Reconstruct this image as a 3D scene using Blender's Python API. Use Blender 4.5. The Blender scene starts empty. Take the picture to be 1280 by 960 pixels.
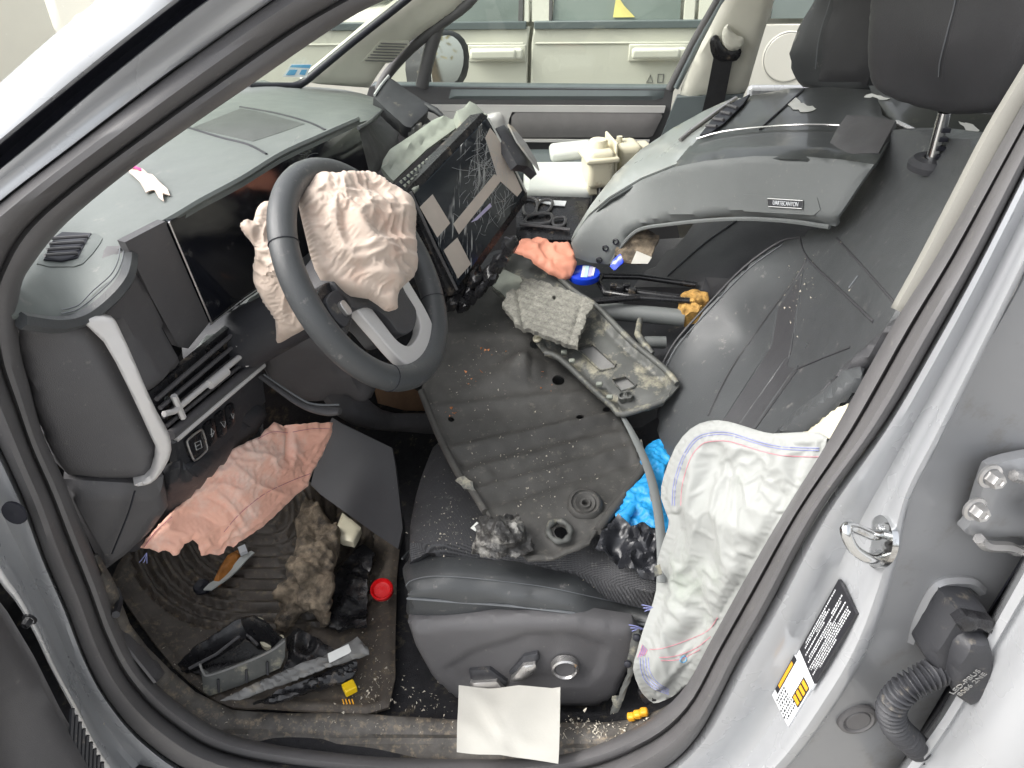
import bpy, bmesh, math, random
import numpy as np
from mathutils import Vector, Matrix, noise as mnoise
from mathutils.bvhtree import BVHTree
from mathutils.geometry import delaunay_2d_cdt

# ------------------------------------------------------------------ camera, sky, sun, exposure
SC = bpy.context.scene
COL = SC.collection
CAM = np.array([0.0, -0.60, 1.60]); FPX = 960.0          # focal length in pixels of a 1280 px wide frame
_y, _p, _r = math.radians(6), math.radians(34), math.radians(-1.5)
_f = np.array([-math.sin(_y)*math.cos(_p), math.cos(_y)*math.cos(_p), -math.sin(_p)])
_ri = np.array([math.cos(_y), math.sin(_y), 0.0]); _up = np.cross(_ri, _f)
BR = _ri*math.cos(_r) + _up*math.sin(_r); BU = -_ri*math.sin(_r) + _up*math.cos(_r); BF = _f
cd = bpy.data.cameras.new('camera'); cam = bpy.data.objects.new('camera', cd); COL.objects.link(cam)
cd.sensor_width = 36; cd.lens = 36*FPX/1280; cd.clip_start = .02; cd.clip_end = 2000
cam.matrix_world = Matrix([[BR[i], BU[i], -BF[i], CAM[i]] for i in range(3)] + [[0, 0, 0, 1]])
SC.camera = cam
w = bpy.data.worlds.new('World'); SC.world = w; w.use_nodes = True
nt = w.node_tree; bg = nt.nodes['Background']
sky = nt.nodes.new('ShaderNodeTexSky'); sky.sky_type = 'NISHITA'; sky.sun_disc = False
SUN_EL, SUN_AZ = math.radians(50), math.radians(255)
sky.sun_elevation = SUN_EL; sky.sun_rotation = SUN_AZ; sky.dust_density = 6; sky.air_density = 1.2; sky.ozone_density = 1
hs = nt.nodes.new('ShaderNodeHueSaturation'); hs.inputs['Saturation'].default_value = .22
nt.links.new(sky.outputs[0], hs.inputs['Color']); nt.links.new(hs.outputs[0], bg.inputs[0]); bg.inputs[1].default_value = .15
sl = bpy.data.lights.new('sun', 'SUN'); sl.energy = 0.5; sl.angle = math.radians(25); sl.color = (1, .97, .92)
so = bpy.data.objects.new('sun', sl); COL.objects.link(so)
# the sky's sun stands at azimuth SUN_AZ (clockwise from +Y); the lamp shines from there
sd = Vector((math.sin(SUN_AZ)*math.cos(SUN_EL), math.cos(SUN_AZ)*math.cos(SUN_EL), math.sin(SUN_EL)))
so.rotation_euler = (-sd).to_track_quat('-Z', 'Y').to_euler()
vs = SC.view_settings; vs.view_transform = 'Standard'; vs.look = 'None'; vs.gamma = 1; vs.use_curve_mapping = False
vs.exposure = 1.32

# ------------------------------------------------------------------ helpers
def V(a): return Vector((float(a[0]), float(a[1]), float(a[2])))
def ray(px, py):
    px = np.asarray(px, float); py = np.asarray(py, float)
    return BR*((px-640)/FPX)[..., None] + BU*((480-py)/FPX)[..., None] + BF
def U(px, py, Y=None, Z=None, X=None):
    r = ray(px, py)
    t = (Y-CAM[1])/r[1] if Y is not None else ((Z-CAM[2])/r[2] if Z is not None else (X-CAM[0])/r[0])
    return CAM + r*t
def P3(c):
    """(px,py,Y) or (px,py,None,Z) -> place in the scene"""
    return U(c[0], c[1], Y=c[2]) if c[2] is not None else U(c[0], c[1], Z=c[3])
class Surf:
    """smooth surface through a few measured places, asked for by direction of sight"""
    def __init__(s, ctrl):
        s.q = np.array([[c[0], c[1]] for c in ctrl], float)/100.
        wv = np.array([1/((P3(c)-CAM) @ BF) for c in ctrl]); n = len(ctrl)
        d = np.linalg.norm(s.q[:, None]-s.q[None], axis=2)
        A = np.zeros((n+3, n+3)); A[:n, :n] = s.k(d) + np.eye(n)*1e-6
        A[:n, n] = 1; A[:n, n+1:] = s.q; A[n, :n] = 1; A[n+1:, :n] = s.q.T
        s.c = np.linalg.solve(A, np.r_[wv, 0, 0, 0])
    @staticmethod
    def k(d): return np.where(d > 1e-9, d*d*np.log(np.maximum(d, 1e-9)), 0)
    def base(s, px, py):
        px = np.asarray(px, float); py = np.asarray(py, float)
        q = np.stack([px, py], -1)/100.; d = np.linalg.norm(q[..., None, :]-s.q, axis=-1)
        n = len(s.q); wv = s.k(d) @ s.c[:n] + s.c[n] + q @ s.c[n+1:]
        wv = np.maximum(wv, .02)
        return CAM + ray(px, py)/wv[..., None]
    def normal(s, px, py, e=1.5):
        px = np.asarray(px, float); py = np.asarray(py, float)
        n = np.cross(s.base(px+e, py)-s.base(px-e, py), s.base(px, py-e)-s.base(px, py+e))
        return n/np.linalg.norm(n, axis=-1, keepdims=True)
    def at(s, px, py, off=0.):
        return s.base(px, py) + s.normal(px, py)*np.asarray(off)[..., None]
def smooth(pts, n=6, closed=False):
    """Catmull-Rom through the points"""
    p = np.array(pts, float); m = len(p); out = []
    for i in range(m if closed else m-1):
        a, b, c, d = (p[(i-1) % m], p[i], p[(i+1) % m], p[(i+2) % m]) if closed else (p[max(i-1, 0)], p[i], p[i+1], p[min(i+2, m-1)])
        for k in range(n):
            t = k/n; out.append(.5*((2*b)+(c-a)*t+(2*a-5*b+4*c-d)*t*t+(3*b-3*c+d-a)*t**3))
    if not closed: out.append(p[-1])
    return np.array(out)
def resample(p, sp, closed=True):
    p = np.array(p, float); q = np.vstack([p, p[:1]]) if closed else p
    out = []
    for a, b in zip(q[:-1], q[1:]):
        n = max(1, int(round(np.linalg.norm(b-a)/sp)))
        for k in range(n): out.append(a+(b-a)*k/n)
    if not closed: out.append(q[-1])
    return np.array(out)
def arc_n(p, n):
    p = np.array(p, float); d = np.r_[0, np.cumsum(np.linalg.norm(np.diff(p[:, :2], axis=0), axis=1))]
    t = np.linspace(0, d[-1], n); return np.stack([np.interp(t, d, p[:, k]) for k in range(p.shape[1])], 1)
def inside(pts, poly):
    x, y = pts[:, 0], pts[:, 1]; r = np.zeros(len(pts), bool); j = len(poly)-1
    for i in range(len(poly)):
        xi, yi = poly[i]; xj, yj = poly[j]
        if yi != yj: r ^= ((yi > y) != (yj > y)) & (x < (xj-xi)*(y-yi)/(yj-yi)+xi)
        j = i
    return r
def dist(pts, poly, closed=True):
    a = np.array(poly, float); b = np.roll(a, -1, 0)
    if not closed: a, b = a[:-1], b[:-1]
    best = np.full(len(pts), 1e9)
    for p, q in zip(a, b):
        e = q-p; L = e@e+1e-12; t = np.clip(((pts-p)@e)/L, 0, 1)
        best = np.minimum(best, np.linalg.norm(pts-(p+t[:, None]*e), axis=1))
    return best
MESHES = {}
def link(name, verts, faces, mat, parent=None, sm=True, angle=40):
    me = bpy.data.meshes.new(name); me.from_pydata([tuple(map(float, v)) for v in verts], [], [tuple(map(int, f)) for f in faces])
    me.validate(); me.update()
    o = bpy.data.objects.new(name, me); COL.objects.link(o)
    if mat: me.materials.append(M[mat] if isinstance(mat, str) else mat)
    if sm:
        me.shade_smooth()
        try: me.set_sharp_from_angle(angle=math.radians(angle))
        except Exception: pass
    if parent: o.parent = parent
    return o
def thing(name, label, cat, group=None, loc=(0, 0, 0)):
    o = bpy.data.objects.new(name, None); COL.objects.link(o); o.empty_display_size = .1
    o['label'] = label; o['category'] = cat
    if group: o['group'] = group
    return o
def tag(o, label, cat, group=None):
    o['label'] = label; o['category'] = cat
    if group: o['group'] = group
    return o
def bevel(o, wd=.002, seg=2):
    m = o.modifiers.new('bevel', 'BEVEL'); m.width = wd; m.segments = seg; m.limit_method = 'ANGLE'; m.angle_limit = math.radians(35)
    return o
def relax_cloth(base, top, F, fixed, excess, its, bend, push):
    """let a sheet with spare material buckle into folds: stretch springs, weak bending springs, its rim held"""
    E = np.vstack([F[:, [0, 1]], F[:, [1, 2]], F[:, [2, 0]]]); E = np.unique(np.sort(E, 1), axis=0)
    opp = {}
    for f in F:
        for k in range(3): opp.setdefault(tuple(sorted((f[k], f[(k+1) % 3]))), []).append(f[(k+2) % 3])
    Bn = np.array([v for v in opp.values() if len(v) == 2])
    L0 = np.linalg.norm(base[E[:, 0]]-base[E[:, 1]], axis=1)*(1+excess); B0 = np.linalg.norm(base[Bn[:, 0]]-base[Bn[:, 1]], axis=1)*(1+excess)
    x = top.copy(); pin = x[fixed].copy(); n = len(x)
    ce = np.bincount(E.ravel(), minlength=n).astype(float); cb = np.maximum(np.bincount(Bn.ravel(), minlength=n), 1).astype(float)
    for it in range(its):
        for C_, l0, ct, k in ((E, L0, ce, 1.6), (Bn, B0, cb, bend)):
            d = x[C_[:, 1]]-x[C_[:, 0]]; L = np.linalg.norm(d, axis=1)+1e-9; c = (.5*k*(L-l0)/L)[:, None]*d; acc = np.zeros_like(x)
            for a in range(3): acc[:, a] = np.bincount(C_[:, 0], c[:, a], n)-np.bincount(C_[:, 1], c[:, a], n)
            x = x+acc/ct[:, None]*1.0
        if push is not None and it < its*.5: x = x+push*(1-it/(its*.5))
        x[fixed] = pin
    return x
def cast_on(o):
    """place on a finished mesh where the sight line through a pixel meets it"""
    t = BVHTree.FromPolygons([v.co.copy() for v in o.data.vertices], [tuple(p.vertices) for p in o.data.polygons])
    def f(px, py, off=.001):
        r_ = V(ray(px, py)).normalized(); h = t.ray_cast(V(CAM), r_); return None if h[0] is None else np.array(h[0])-np.array(r_)*off
    return f
def sewn(name, o, pts, r, m, parent, sm=8, off=.0008):
    c = cast_on(o); q = [c(a, b, off) for a, b in smooth(pts, sm)]; q = [p for p in q if p is not None]
    return tube(name, q, r, m, parent, 5) if len(q) > 2 else None
def sheet(name, outline, surf, mat, parent=None, thick=.004, sp=14, disp=None, holes=(), rnd=None, sm=0, angle=45, off=0., cloth=None):
    """a solid sheet: outline cut from a surface, with relief, rounded rim and thickness"""
    if not isinstance(surf, Surf): surf = Surf(surf)
    ol = np.array(outline, float)
    if sm: ol = smooth(ol, sm, True)
    b = resample(ol, sp); hb = [resample(np.array(h, float), max(2, sp*.5)) for h in holes]
    lo, hi = b.min(0), b.max(0)
    gx = np.arange(lo[0], hi[0]+sp, sp); gy = np.arange(lo[1], hi[1]+sp*.866, sp*.866)
    g = np.array([(x+(sp/2 if j % 2 else 0), y) for j, y in enumerate(gy) for x in gx]); g = g[inside(g, b)]
    if len(g):
        g = g[dist(g, b) > sp*.45]
        for h in hb: g = g[(~inside(g, h)) & (dist(g, h) > sp*.3)] if len(g) else g
    pts = [b]; eds = []; n = 0
    for l in [b]+hb:
        eds += [(n+i, n+(i+1) % len(l)) for i in range(len(l))]; n += len(l)
    allp = np.vstack([b]+hb+([g] if len(g) else []))
    vo, eo, fo, *_ = delaunay_2d_cdt([Vector((float(x), float(y))) for x, y in allp], eds, [], 0, 1e-4)
    vp = np.array([(v[0], v[1]) for v in vo]); F = np.array([f for f in fo if len(f) == 3])
    cc = vp[F].mean(1); keep = inside(cc, b)
    for h in hb: keep &= ~inside(cc, h)
    F = F[keep]; x, y = vp[:, 0], vp[:, 1]
    o_ = np.zeros(len(vp))+off
    dd = dist(vp, b)
    if rnd:
        t = 1-np.clip(dd/rnd[0], 0, 1); o_ = o_-rnd[1]*(1-np.sqrt(np.maximum(0, 1-t*t)))
    if disp: o_ = o_+disp(x, y, dd)
    nn = surf.normal(x, y); nn = nn if not cloth else surf.normal(x, y, 6.); top = surf.base(x, y)+nn*o_[:, None]
    if cloth:
        rim = np.where(dd < .02)[0]; top = relax_cloth(surf.base(x, y), top, F, rim, cloth[0], cloth[1], cloth[2], nn*cloth[3]*np.clip(dd/14, 0, 1)[:, None])
    A = vp[F]; s = (A[:, 1, 0]-A[:, 0, 0])*(A[:, 2, 1]-A[:, 0, 1])-(A[:, 2, 0]-A[:, 0, 0])*(A[:, 1, 1]-A[:, 0, 1])
    F[s > 0] = F[s > 0][:, ::-1]          # image y runs down: this faces the camera side
    faces = [tuple(f) for f in F]; verts = list(top); N = len(top)
    if thick:
        verts += list(top-nn*thick); ec = {}
        for f in faces:
            for k in range(3): ec[(f[k], f[(k+1) % 3])] = 1
        faces += [(f[2]+N, f[1]+N, f[0]+N) for f in faces]
        faces += [(b_, a_, a_+N, b_+N) for (a_, b_) in ec if (b_, a_) not in ec]
    return link(name, verts, faces, mat, parent, True, angle)
def tube(name, pts, r, mat, parent=None, seg=10, closed=False, sm=0, flat=None, cap=True):
    """round bar along places; flat=(axis vector, factor) squashes the section across that axis"""
    p = np.array(pts, float)
    rr = np.array(r, float) if np.ndim(r) else np.full(len(p), float(r))
    if sm:
        q = smooth(np.column_stack([p, rr]), sm, closed); p, rr = q[:, :3], q[:, 3]
    n = len(p); T = (np.roll(p, -1, 0)-np.roll(p, 1, 0)) if closed else np.gradient(p, axis=0)
    T /= np.linalg.norm(T, axis=1, keepdims=True)+1e-12
    ref = np.array(flat[0], float) if flat else np.array([0, 0, 1.]) if abs(T[0][2]) < .9 else np.array([1., 0, 0])
    a = np.cross(T[0], ref); a /= np.linalg.norm(a)+1e-12; vs_ = []
    for i in range(n):
        if flat: a = np.cross(T[i], ref)
        else: a = a-T[i]*(a@T[i])
        a = a/(np.linalg.norm(a)+1e-12); c = np.cross(T[i], a); k = flat[1] if flat else 1
        for j in range(seg):
            th = 2*math.pi*j/seg; vs_.append(p[i]+rr[i]*(math.cos(th)*a+math.sin(th)*c*k))
    f = []
    for i in range(n if closed else n-1):
        for j in range(seg):
            i2 = (i+1) % n; j2 = (j+1) % seg; f.append((i*seg+j, i*seg+j2, i2*seg+j2, i2*seg+j))
    if cap and not closed: f += [tuple(range(seg))[::-1], tuple((n-1)*seg+j for j in range(seg))]
    return link(name, vs_, f, mat, parent, True, 50)
def lathe(name, o, axis, prof, mat, parent=None, seg=28, angle=35):
    o = np.array(o, float); ax = np.array(axis, float); ax /= np.linalg.norm(ax)
    ref = np.array([0, 0, 1.]) if abs(ax[2]) < .9 else np.array([1., 0, 0]); a = np.cross(ax, ref); a /= np.linalg.norm(a); c = np.cross(ax, a)
    v = []; f = []
    for r, h in prof:
        for j in range(seg): th = 2*math.pi*j/seg; v.append(o+ax*h+max(r, 1e-5)*(math.cos(th)*a+math.sin(th)*c))
    for i in range(len(prof)-1):
        for j in range(seg): j2 = (j+1) % seg; f.append((i*seg+j, i*seg+j2, (i+1)*seg+j2, (i+1)*seg+j))
    return link(name, v, f, mat, parent, True, angle)
def loft(name, rows, mat, parent=None, thick=0., n=6, cols=80, closed=False, angle=60):
    """skin across rows of places, each row resampled to the same number of steps"""
    R = [arc_n(smooth(r, 8), cols) for r in rows]; R = np.array(R)
    if n > 1: R = np.array([smooth(R[:, j], n) for j in range(cols)]).transpose(1, 0, 2)
    m = len(R); v = R.reshape(-1, 3); f = [(i*cols+j, i*cols+j+1, (i+1)*cols+j+1, (i+1)*cols+j) for i in range(m-1) for j in range(cols-1)]
    o = link(name, v, f, mat, parent, True, angle)
    if thick:
        md = o.modifiers.new('solid', 'SOLIDIFY'); md.thickness = thick; md.offset = 0
    return o
def box(name, c, s, mat, parent=None, ax=None, bv=.0, seg=2):
    """bevelled box at c, size s, along the given axes"""
    ax = np.array(ax, float) if ax is not None else np.eye(3); c = np.array(c, float)
    v = [c+sum(ax[k]*s[k]*.5*q[k] for k in range(3)) for q in [(-1,-1,-1),(1,-1,-1),(1,1,-1),(-1,1,-1),(-1,-1,1),(1,-1,1),(1,1,1),(-1,1,1)]]
    f = [(0,3,2,1),(4,5,6,7),(0,1,5,4),(1,2,6,5),(2,3,7,6),(3,0,4,7)]
    o = link(name, v, f, mat, parent, True, 30)
    return bevel(o, bv, seg) if bv else o
def frame_at(s, px, py):
    """axes of a surface: right, up, out"""
    n = s.normal(px, py); r = s.base(px+2., py)-s.base(px-2., py); r = r-n*(r@n); r /= np.linalg.norm(r); return np.array([r, np.cross(n, r), n])
def line(name, s, pts, r, mat, parent=None, off=0., sm=5, seg=6, closed=False):
    """cord laid on a surface"""
    q = smooth(pts, sm, closed) if sm else np.array(pts, float)
    return tube(name, s.at(q[:, 0], q[:, 1], off) if np.ndim(off) == 0 else s.base(q[:, 0], q[:, 1])+s.normal(q[:, 0], q[:, 1])*off[:, None], r, mat, parent, seg, closed)
def folds(seed, box_, n, wid, amp, direc=None, spread=math.pi, length=(.3, .9), centre=None, pw=1.5):
    """relief of soft creases for cloth"""
    rn = random.Random(seed); L = []
    x0, y0, x1, y1 = box_; D = max(x1-x0, y1-y0)
    for i in range(n):
        a = (rn.random()*math.pi if direc is None else direc+rn.uniform(-spread, spread))
        cx, cy = rn.uniform(x0, x1), rn.uniform(y0, y1)
        if centre and rn.random() < .6:
            cx, cy = centre[0]+rn.gauss(0, D*.22), centre[1]+rn.gauss(0, D*.22)
        L.append((cx, cy, math.cos(a), math.sin(a), rn.uniform(*wid), rn.uniform(*length)*D*.5, rn.choice([1, 1, -1])*amp*rn.uniform(.35, 1), rn.uniform(-.6, .6)/D))
    def f(x, y, d=None):
        h = np.zeros_like(x, dtype=float)
        for cx, cy, c, s_, wd, ln, a, cv in L:
            u = (x-cx)*c+(y-cy)*s_; v = -(x-cx)*s_+(y-cy)*c+cv*u*u
            h += a*np.exp(-np.abs(v/wd)**pw)*np.exp(-(u/ln)**4)
        return h
    return f
def crumple(seed, layers, warp=18.):
    """relief of limp cloth: sharp crease lines between soft facets, at several sizes"""
    def f(x, y, d=None):
        out = np.zeros(len(x))
        for i in range(len(x)):
            X, Y_ = float(x[i]), float(y[i])
            wx = X+warp*mnoise.noise(Vector((X/55, Y_/55, seed+.5))); wy = Y_+warp*mnoise.noise(Vector((X/55, Y_/55, seed+7.5))); h = 0.
            for k, (sz, a, st) in enumerate(layers):
                c, s_ = math.cos(st[0]), math.sin(st[0]); u, v = (wx*c+wy*s_)/(sz*st[1]), (-wx*s_+wy*c)/sz
                h += a*(1-2.6*abs(mnoise.noise(Vector((u, v, seed*3.1+k*5.7)))))
            out[i] = h
        return out
    return f
def addf(*fs): return lambda x, y, d: sum(f(x, y, d) for f in fs)
def wob(seed, amp, sc):
    rn = random.Random(seed); k = [(rn.uniform(-1, 1)/sc, rn.uniform(-1, 1)/sc, rn.random()*6.3, rn.uniform(.4, 1)) for _ in range(9)]
    return lambda x, y, d=None: amp*sum(a*np.sin(6.28*(p*x+q*y)+h) for p, q, h, a in k)/3.
def jag(pts, seed, amp, sp=6):
    """torn edge: roughen an outline"""
    rn = random.Random(seed); p = resample(pts, sp); return [(x+rn.uniform(-amp, amp), y+rn.uniform(-amp, amp)) for x, y in p]
def text(name, body, size, at, ax, mat, parent, depth=.0006, sx=1.):
    cu = bpy.data.curves.new(name, 'FONT'); cu.body = body; cu.size = size; cu.extrude = depth; cu.align_x = 'CENTER'; cu.align_y = 'CENTER'
    t = bpy.data.objects.new(name, cu); COL.objects.link(t)
    bpy.context.view_layer.update()
    me = bpy.data.meshes.new_from_object(t.evaluated_get(bpy.context.evaluated_depsgraph_get())); bpy.data.objects.remove(t)
    o = bpy.data.objects.new(name, me); COL.objects.link(o); me.materials.clear(); me.materials.append(M[mat])
    a = np.array(ax); o.data.transform(Matrix([[a[0][i]*sx, a[1][i], a[2][i], at[i]] for i in range(3)]+[[0, 0, 0, 1]]))
    o.parent = parent; return o

# ------------------------------------------------------------------ materials
M = {}
def mat(name, col, rough=.5, metal=0., var=.15, vs=12., bump=.0, bs=300., dirt=None, dirt_amt=.0, dirt_s=18., spec=.5, coat=0., kind=None, rv=.1, sheen=0.):
    m = bpy.data.materials.new(name); m.use_nodes = True; n = m.node_tree; L = n.links; b = n.nodes['Principled BSDF']; M[name] = m
    tc = n.nodes.new('ShaderNodeTexCoord'); O = tc.outputs['Object']
    def noise(s, det=4, ro=.6):
        t = n.nodes.new('ShaderNodeTexNoise'); t.inputs['Scale'].default_value = s; t.inputs['Detail'].default_value = det; t.inputs['Roughness'].default_value = ro; L.new(O, t.inputs['Vector']); return t.outputs[0]
    def ramp(src, a, c, x=(0, 0, 0, 1), y=(1, 1, 1, 1)):
        t = n.nodes.new('ShaderNodeValToRGB'); t.color_ramp.elements[0].position = a; t.color_ramp.elements[1].position = c; t.color_ramp.elements[0].color = x; t.color_ramp.elements[1].color = y; L.new(src, t.inputs[0]); return t.outputs[0]
    def mix(f, a, c, mode='MIX'):
        t = n.nodes.new('ShaderNodeMix'); t.data_type = 'RGBA'; t.blend_type = mode
        (L.new(f, t.inputs[0]) if hasattr(f, 'is_linked') else setattr(t.inputs[0], 'default_value', f))
        for s_, i in ((a, 6), (c, 7)): (L.new(s_, t.inputs[i]) if hasattr(s_, 'is_linked') else setattr(t.inputs[i], 'default_value', s_))
        return t.outputs[2]
    c4 = (*col, 1)
    lo = tuple(x*(1-var) for x in col)+(1,); hi = tuple(min(1, x*(1+var)) for x in col)+(1,)
    c = ramp(noise(vs), .3, .7, lo, hi)
    if dirt:  # second colour in noise patches: dirt, and painted fold shading for airbag_nylon
        d = ramp(noise(dirt_s, 8, .7), .62-dirt_amt*.35, .75-dirt_amt*.2); c = mix(d, c, (*dirt, 1))
    height = None
    if kind == 'perf':      # perforated or woven dots
        v = n.nodes.new('ShaderNodeTexVoronoi'); v.voronoi_dimensions = '2D'; v.inputs['Scale'].default_value = bs; v.inputs['Randomness'].default_value = .15; L.new(O, v.inputs['Vector'])
        d = ramp(v.outputs['Distance'], .2, .45); c = mix(d, tuple(x*.25 for x in col)+(1,), c); height = d
    elif kind == 'scratch':
        tot = None
        for a, s1 in ((.4, 60), (1.2, 75), (2.3, 55)):
            mp = n.nodes.new('ShaderNodeMapping'); mp.inputs['Rotation'].default_value = (a, a*.7, a); mp.inputs['Scale'].default_value = (s1, 4, 4); L.new(O, mp.inputs[0])
            t = n.nodes.new('ShaderNodeTexNoise'); t.inputs['Scale'].default_value = 3; t.inputs['Detail'].default_value = 5; L.new(mp.outputs[0], t.inputs['Vector'])
            q = ramp(t.outputs[0], .62, .66); tot = q if tot is None else mix(1., tot, q, 'ADD')
        c = mix(mix(1., tot, ramp(noise(9, 3), .48, .62), 'MULTIPLY'), c, (.42, .43, .42, 1))
    elif kind == 'grain':
        v = n.nodes.new('ShaderNodeTexVoronoi'); v.inputs['Scale'].default_value = bs; L.new(O, v.inputs['Vector']); height = v.outputs['Distance']
    elif kind == 'weave':
        wv = n.nodes.new('ShaderNodeTexWave'); wv.inputs['Scale'].default_value = bs; wv.inputs['Distortion'].default_value = 1; L.new(O, wv.inputs['Vector']); height = wv.outputs['Color']
    elif kind == 'speck':
        c = mix(ramp(noise(bs, 2), .45, .62), tuple(x*.3 for x in col)+(1,), c)
    L.new(c, b.inputs['Base Color'])
    b.inputs['Metallic'].default_value = metal; b.inputs['Specular IOR Level'].default_value = spec
    L.new(ramp(noise(vs*2.3), .25, .75, (max(.02, rough-rv),)*3+(1,), (min(1, rough+rv),)*3+(1,)), b.inputs['Roughness'])
    if coat: b.inputs['Coat Weight'].default_value = coat; b.inputs['Coat Roughness'].default_value = .06
    if sheen: b.inputs['Sheen Weight'].default_value = sheen
    if bump:
        bp = n.nodes.new('ShaderNodeBump'); bp.inputs['Strength'].default_value = bump; bp.inputs['Distance'].default_value = .002
        L.new(height if height is not None else noise(bs, 3), bp.inputs['Height']); L.new(bp.outputs[0], b.inputs['Normal'])
    return m
def glass(name, tint, refl=.12):
    m = bpy.data.materials.new(name); m.use_nodes = True; n = m.node_tree; n.nodes.clear(); M[name] = m
    o = n.nodes.new('ShaderNodeOutputMaterial'); t = n.nodes.new('ShaderNodeBsdfTransparent'); g = n.nodes.new('ShaderNodeBsdfGlossy'); mx = n.nodes.new('ShaderNodeMixShader'); lw = n.nodes.new('ShaderNodeLayerWeight'); pw_ = n.nodes.new('ShaderNodeMath'); pw_.operation = 'POWER'; pw_.inputs[1].default_value = 5; ma = n.nodes.new('ShaderNodeMath'); ma.operation = 'MULTIPLY_ADD'; ma.inputs[1].default_value = .35; ma.inputs[2].default_value = .025
    t.inputs[0].default_value = (*tint, 1); g.inputs['Roughness'].default_value = .02; lw.inputs[0].default_value = .5; n.links.new(lw.outputs['Facing'], pw_.inputs[0]); n.links.new(pw_.outputs[0], ma.inputs[0])
    n.links.new(ma.outputs[0], mx.inputs[0]); n.links.new(t.outputs[0], mx.inputs[1]); n.links.new(g.outputs[0], mx.inputs[2]); n.links.new(mx.outputs[0], o.inputs[0])
DU = (.30, .26, .20)
mat('silver_paint', (.40, .41, .425), .28, .2, .05, 3, coat=.6, rv=.05)
mat('silver_paint_shaded', (.27, .275, .285), .40, .2, .06, 3, coat=.3, dirt=(.2, .19, .17), dirt_amt=.18, dirt_s=9, rv=.08)  # darker copy of silver_paint: recess shade put into the colour, plus dirt
mat('rubber', (.108, .105, .107), .5, 0, .12, 8, .15, 900, (.2, .19, .17), .0, 60)
mat('black_gap', (.014, .015, .022), .5)
mat('plastic', (.095, .093, .097), .46, 0, .10, 8, .25, 1100, (.2, .19, .18), .0, 70, kind='grain')
mat('silver_plastic', (.66, .645, .63), .34, .1, .06, 8, rv=.05)
mat('board', (.058, .058, .062), .7, 0, .08, 6, .1, 900)
mat('plastic_dark', (.036, .037, .042), .5, 0, .15, 8, .2, 1100, (.18, .16, .13), .06, 40, kind='grain')
mat('dash_soft', (.135, .150, .143), .46, 0, .08, 6, .25, 1300, (.25, .25, .23), .04, 30, kind='grain')
mat('leather', (.066, .070, .073), .36, 0, .10, 9, .22, 900, (.22, .21, .2), .05, 45, kind='grain')
mat('leather_dark', (.054, .054, .058), .45, 0, .10, 9, .22, 900, kind='grain')
mat('perforated', (.085, .086, .092), .6, 0, .12, 7, .6, 420, (.3, .29, .27), .10, 60, kind='perf')
mat('grille', (.13, .14, .135), .6, 0, .05, 6, .8, 330, kind='perf')
mat('stitch', (.14, .15, .16), .6)
mat('satin_metal', (.55, .54, .53), .28, .85, .05, 8, rv=.06)
mat('chrome', (.75, .76, .76), .12, 1, .05, 8, dirt=(.3, .28, .25), dirt_amt=.1, rv=.05)
mat('screen', (.008, .009, .014), .10, 0, .2, 6, coat=.5, dirt=(.10, .10, .10), dirt_amt=.0, rv=.05)
mat('cracked_screen', (.012, .016, .022), .16, 0, .3, 5, coat=.3, kind='scratch')
mat('headliner', (.68, .67, .58), .75, 0, .05, 8, .15, 700)
mat('airbag_nylon', (.55, .45, .375), .62, 0, .06, 9, .12, 900, (.54, .39, .31), .30, 16, kind='weave', sheen=.2)  # pinker noise patches stand in for the shading of the folds
mat('airbag_peach', (1, .53, .40), .62, 0, .07, 9, .12, 900, (1, .78, .68), .42, 7, kind='weave', sheen=.2)
mat('airbag_orange', (.80, .34, .23), .6, 0, .1, 9, .12, 900, kind='weave')
mat('pillar_trim', (.26, .255, .23), .6, 0, .05, 8, .1, 700)
mat('airbag_white', (.325, .335, .322), .6, 0, .04, 9, .12, 900, (.29, .315, .28), .15, 9, kind='weave', sheen=.1)
mat('thread_blue', (.24, .26, .5), .7); mat('thread_red', (.55, .22, .26), .7)
mat('carpet', (.020, .020, .023), .95, 0, .3, 40, .8, 500, (.12, .10, .07), .18, 30)
mat('mat_rubber', (.080, .068, .057), .45, 0, .35, 22, .3, 500, (.19, .15, .10), .26, 70)
mat('sill_plastic', (.085, .078, .070), .6, 0, .45, 26, .2, 700, (.25, .20, .14), .30, 70)
mat('undertray', (.068, .066, .062), .62, 0, .2, 14, .35, 600, (.15, .14, .12), .14, 60)
mat('bracket_plastic', (.085, .088, .083), .55, 0, .25, 14, .2, 500, (.34, .32, .24), .30, 26)
mat('grey_plastic', (.20, .20, .195), .6, 0, .2, 18, .1, 400, DU, .2)
mat('foam', (.24, .235, .205), .95, 0, .3, 60, .7, 420, (.13, .127, .115), .42, 200)
mat('felt', (.20, .16, .115), .95, 0, .6, 40, 1.0, 300, (.05, .043, .038), .42, 30)
mat('cladding', (.150, .160, .158), .5, 0, .07, 7, .2, 1200, (.25, .24, .22), .02, 90, kind='grain')
mat('fender_skin', (.050, .056, .056), .36, .05, .1, 4, coat=.25, dirt=(.14, .14, .12), dirt_amt=.12, dirt_s=14, rv=.06)
mat('fender_silver', (.32, .34, .33), .3, .2, .08, 4, coat=.6, dirt=(.22, .22, .18), dirt_amt=.22, dirt_s=16, rv=.06)
mat('bare_white', (.75, .76, .73), .6)
mat('cream_plastic', (.66, .62, .47), .5, 0, .08, 12, .05, 200, (.45, .38, .26), .12, 30)
mat('white_plastic', (.58, .60, .57), .4, 0, .05, 8)
mat('white_paint', (.68, .67, .59), .25, 0, .03, 2, coat=.5, rv=.04)
mat('straw_yellow', (.75, .66, .22), .6)
mat('tape', (.56, .50, .44), .6, 0, .06, 20)
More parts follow.
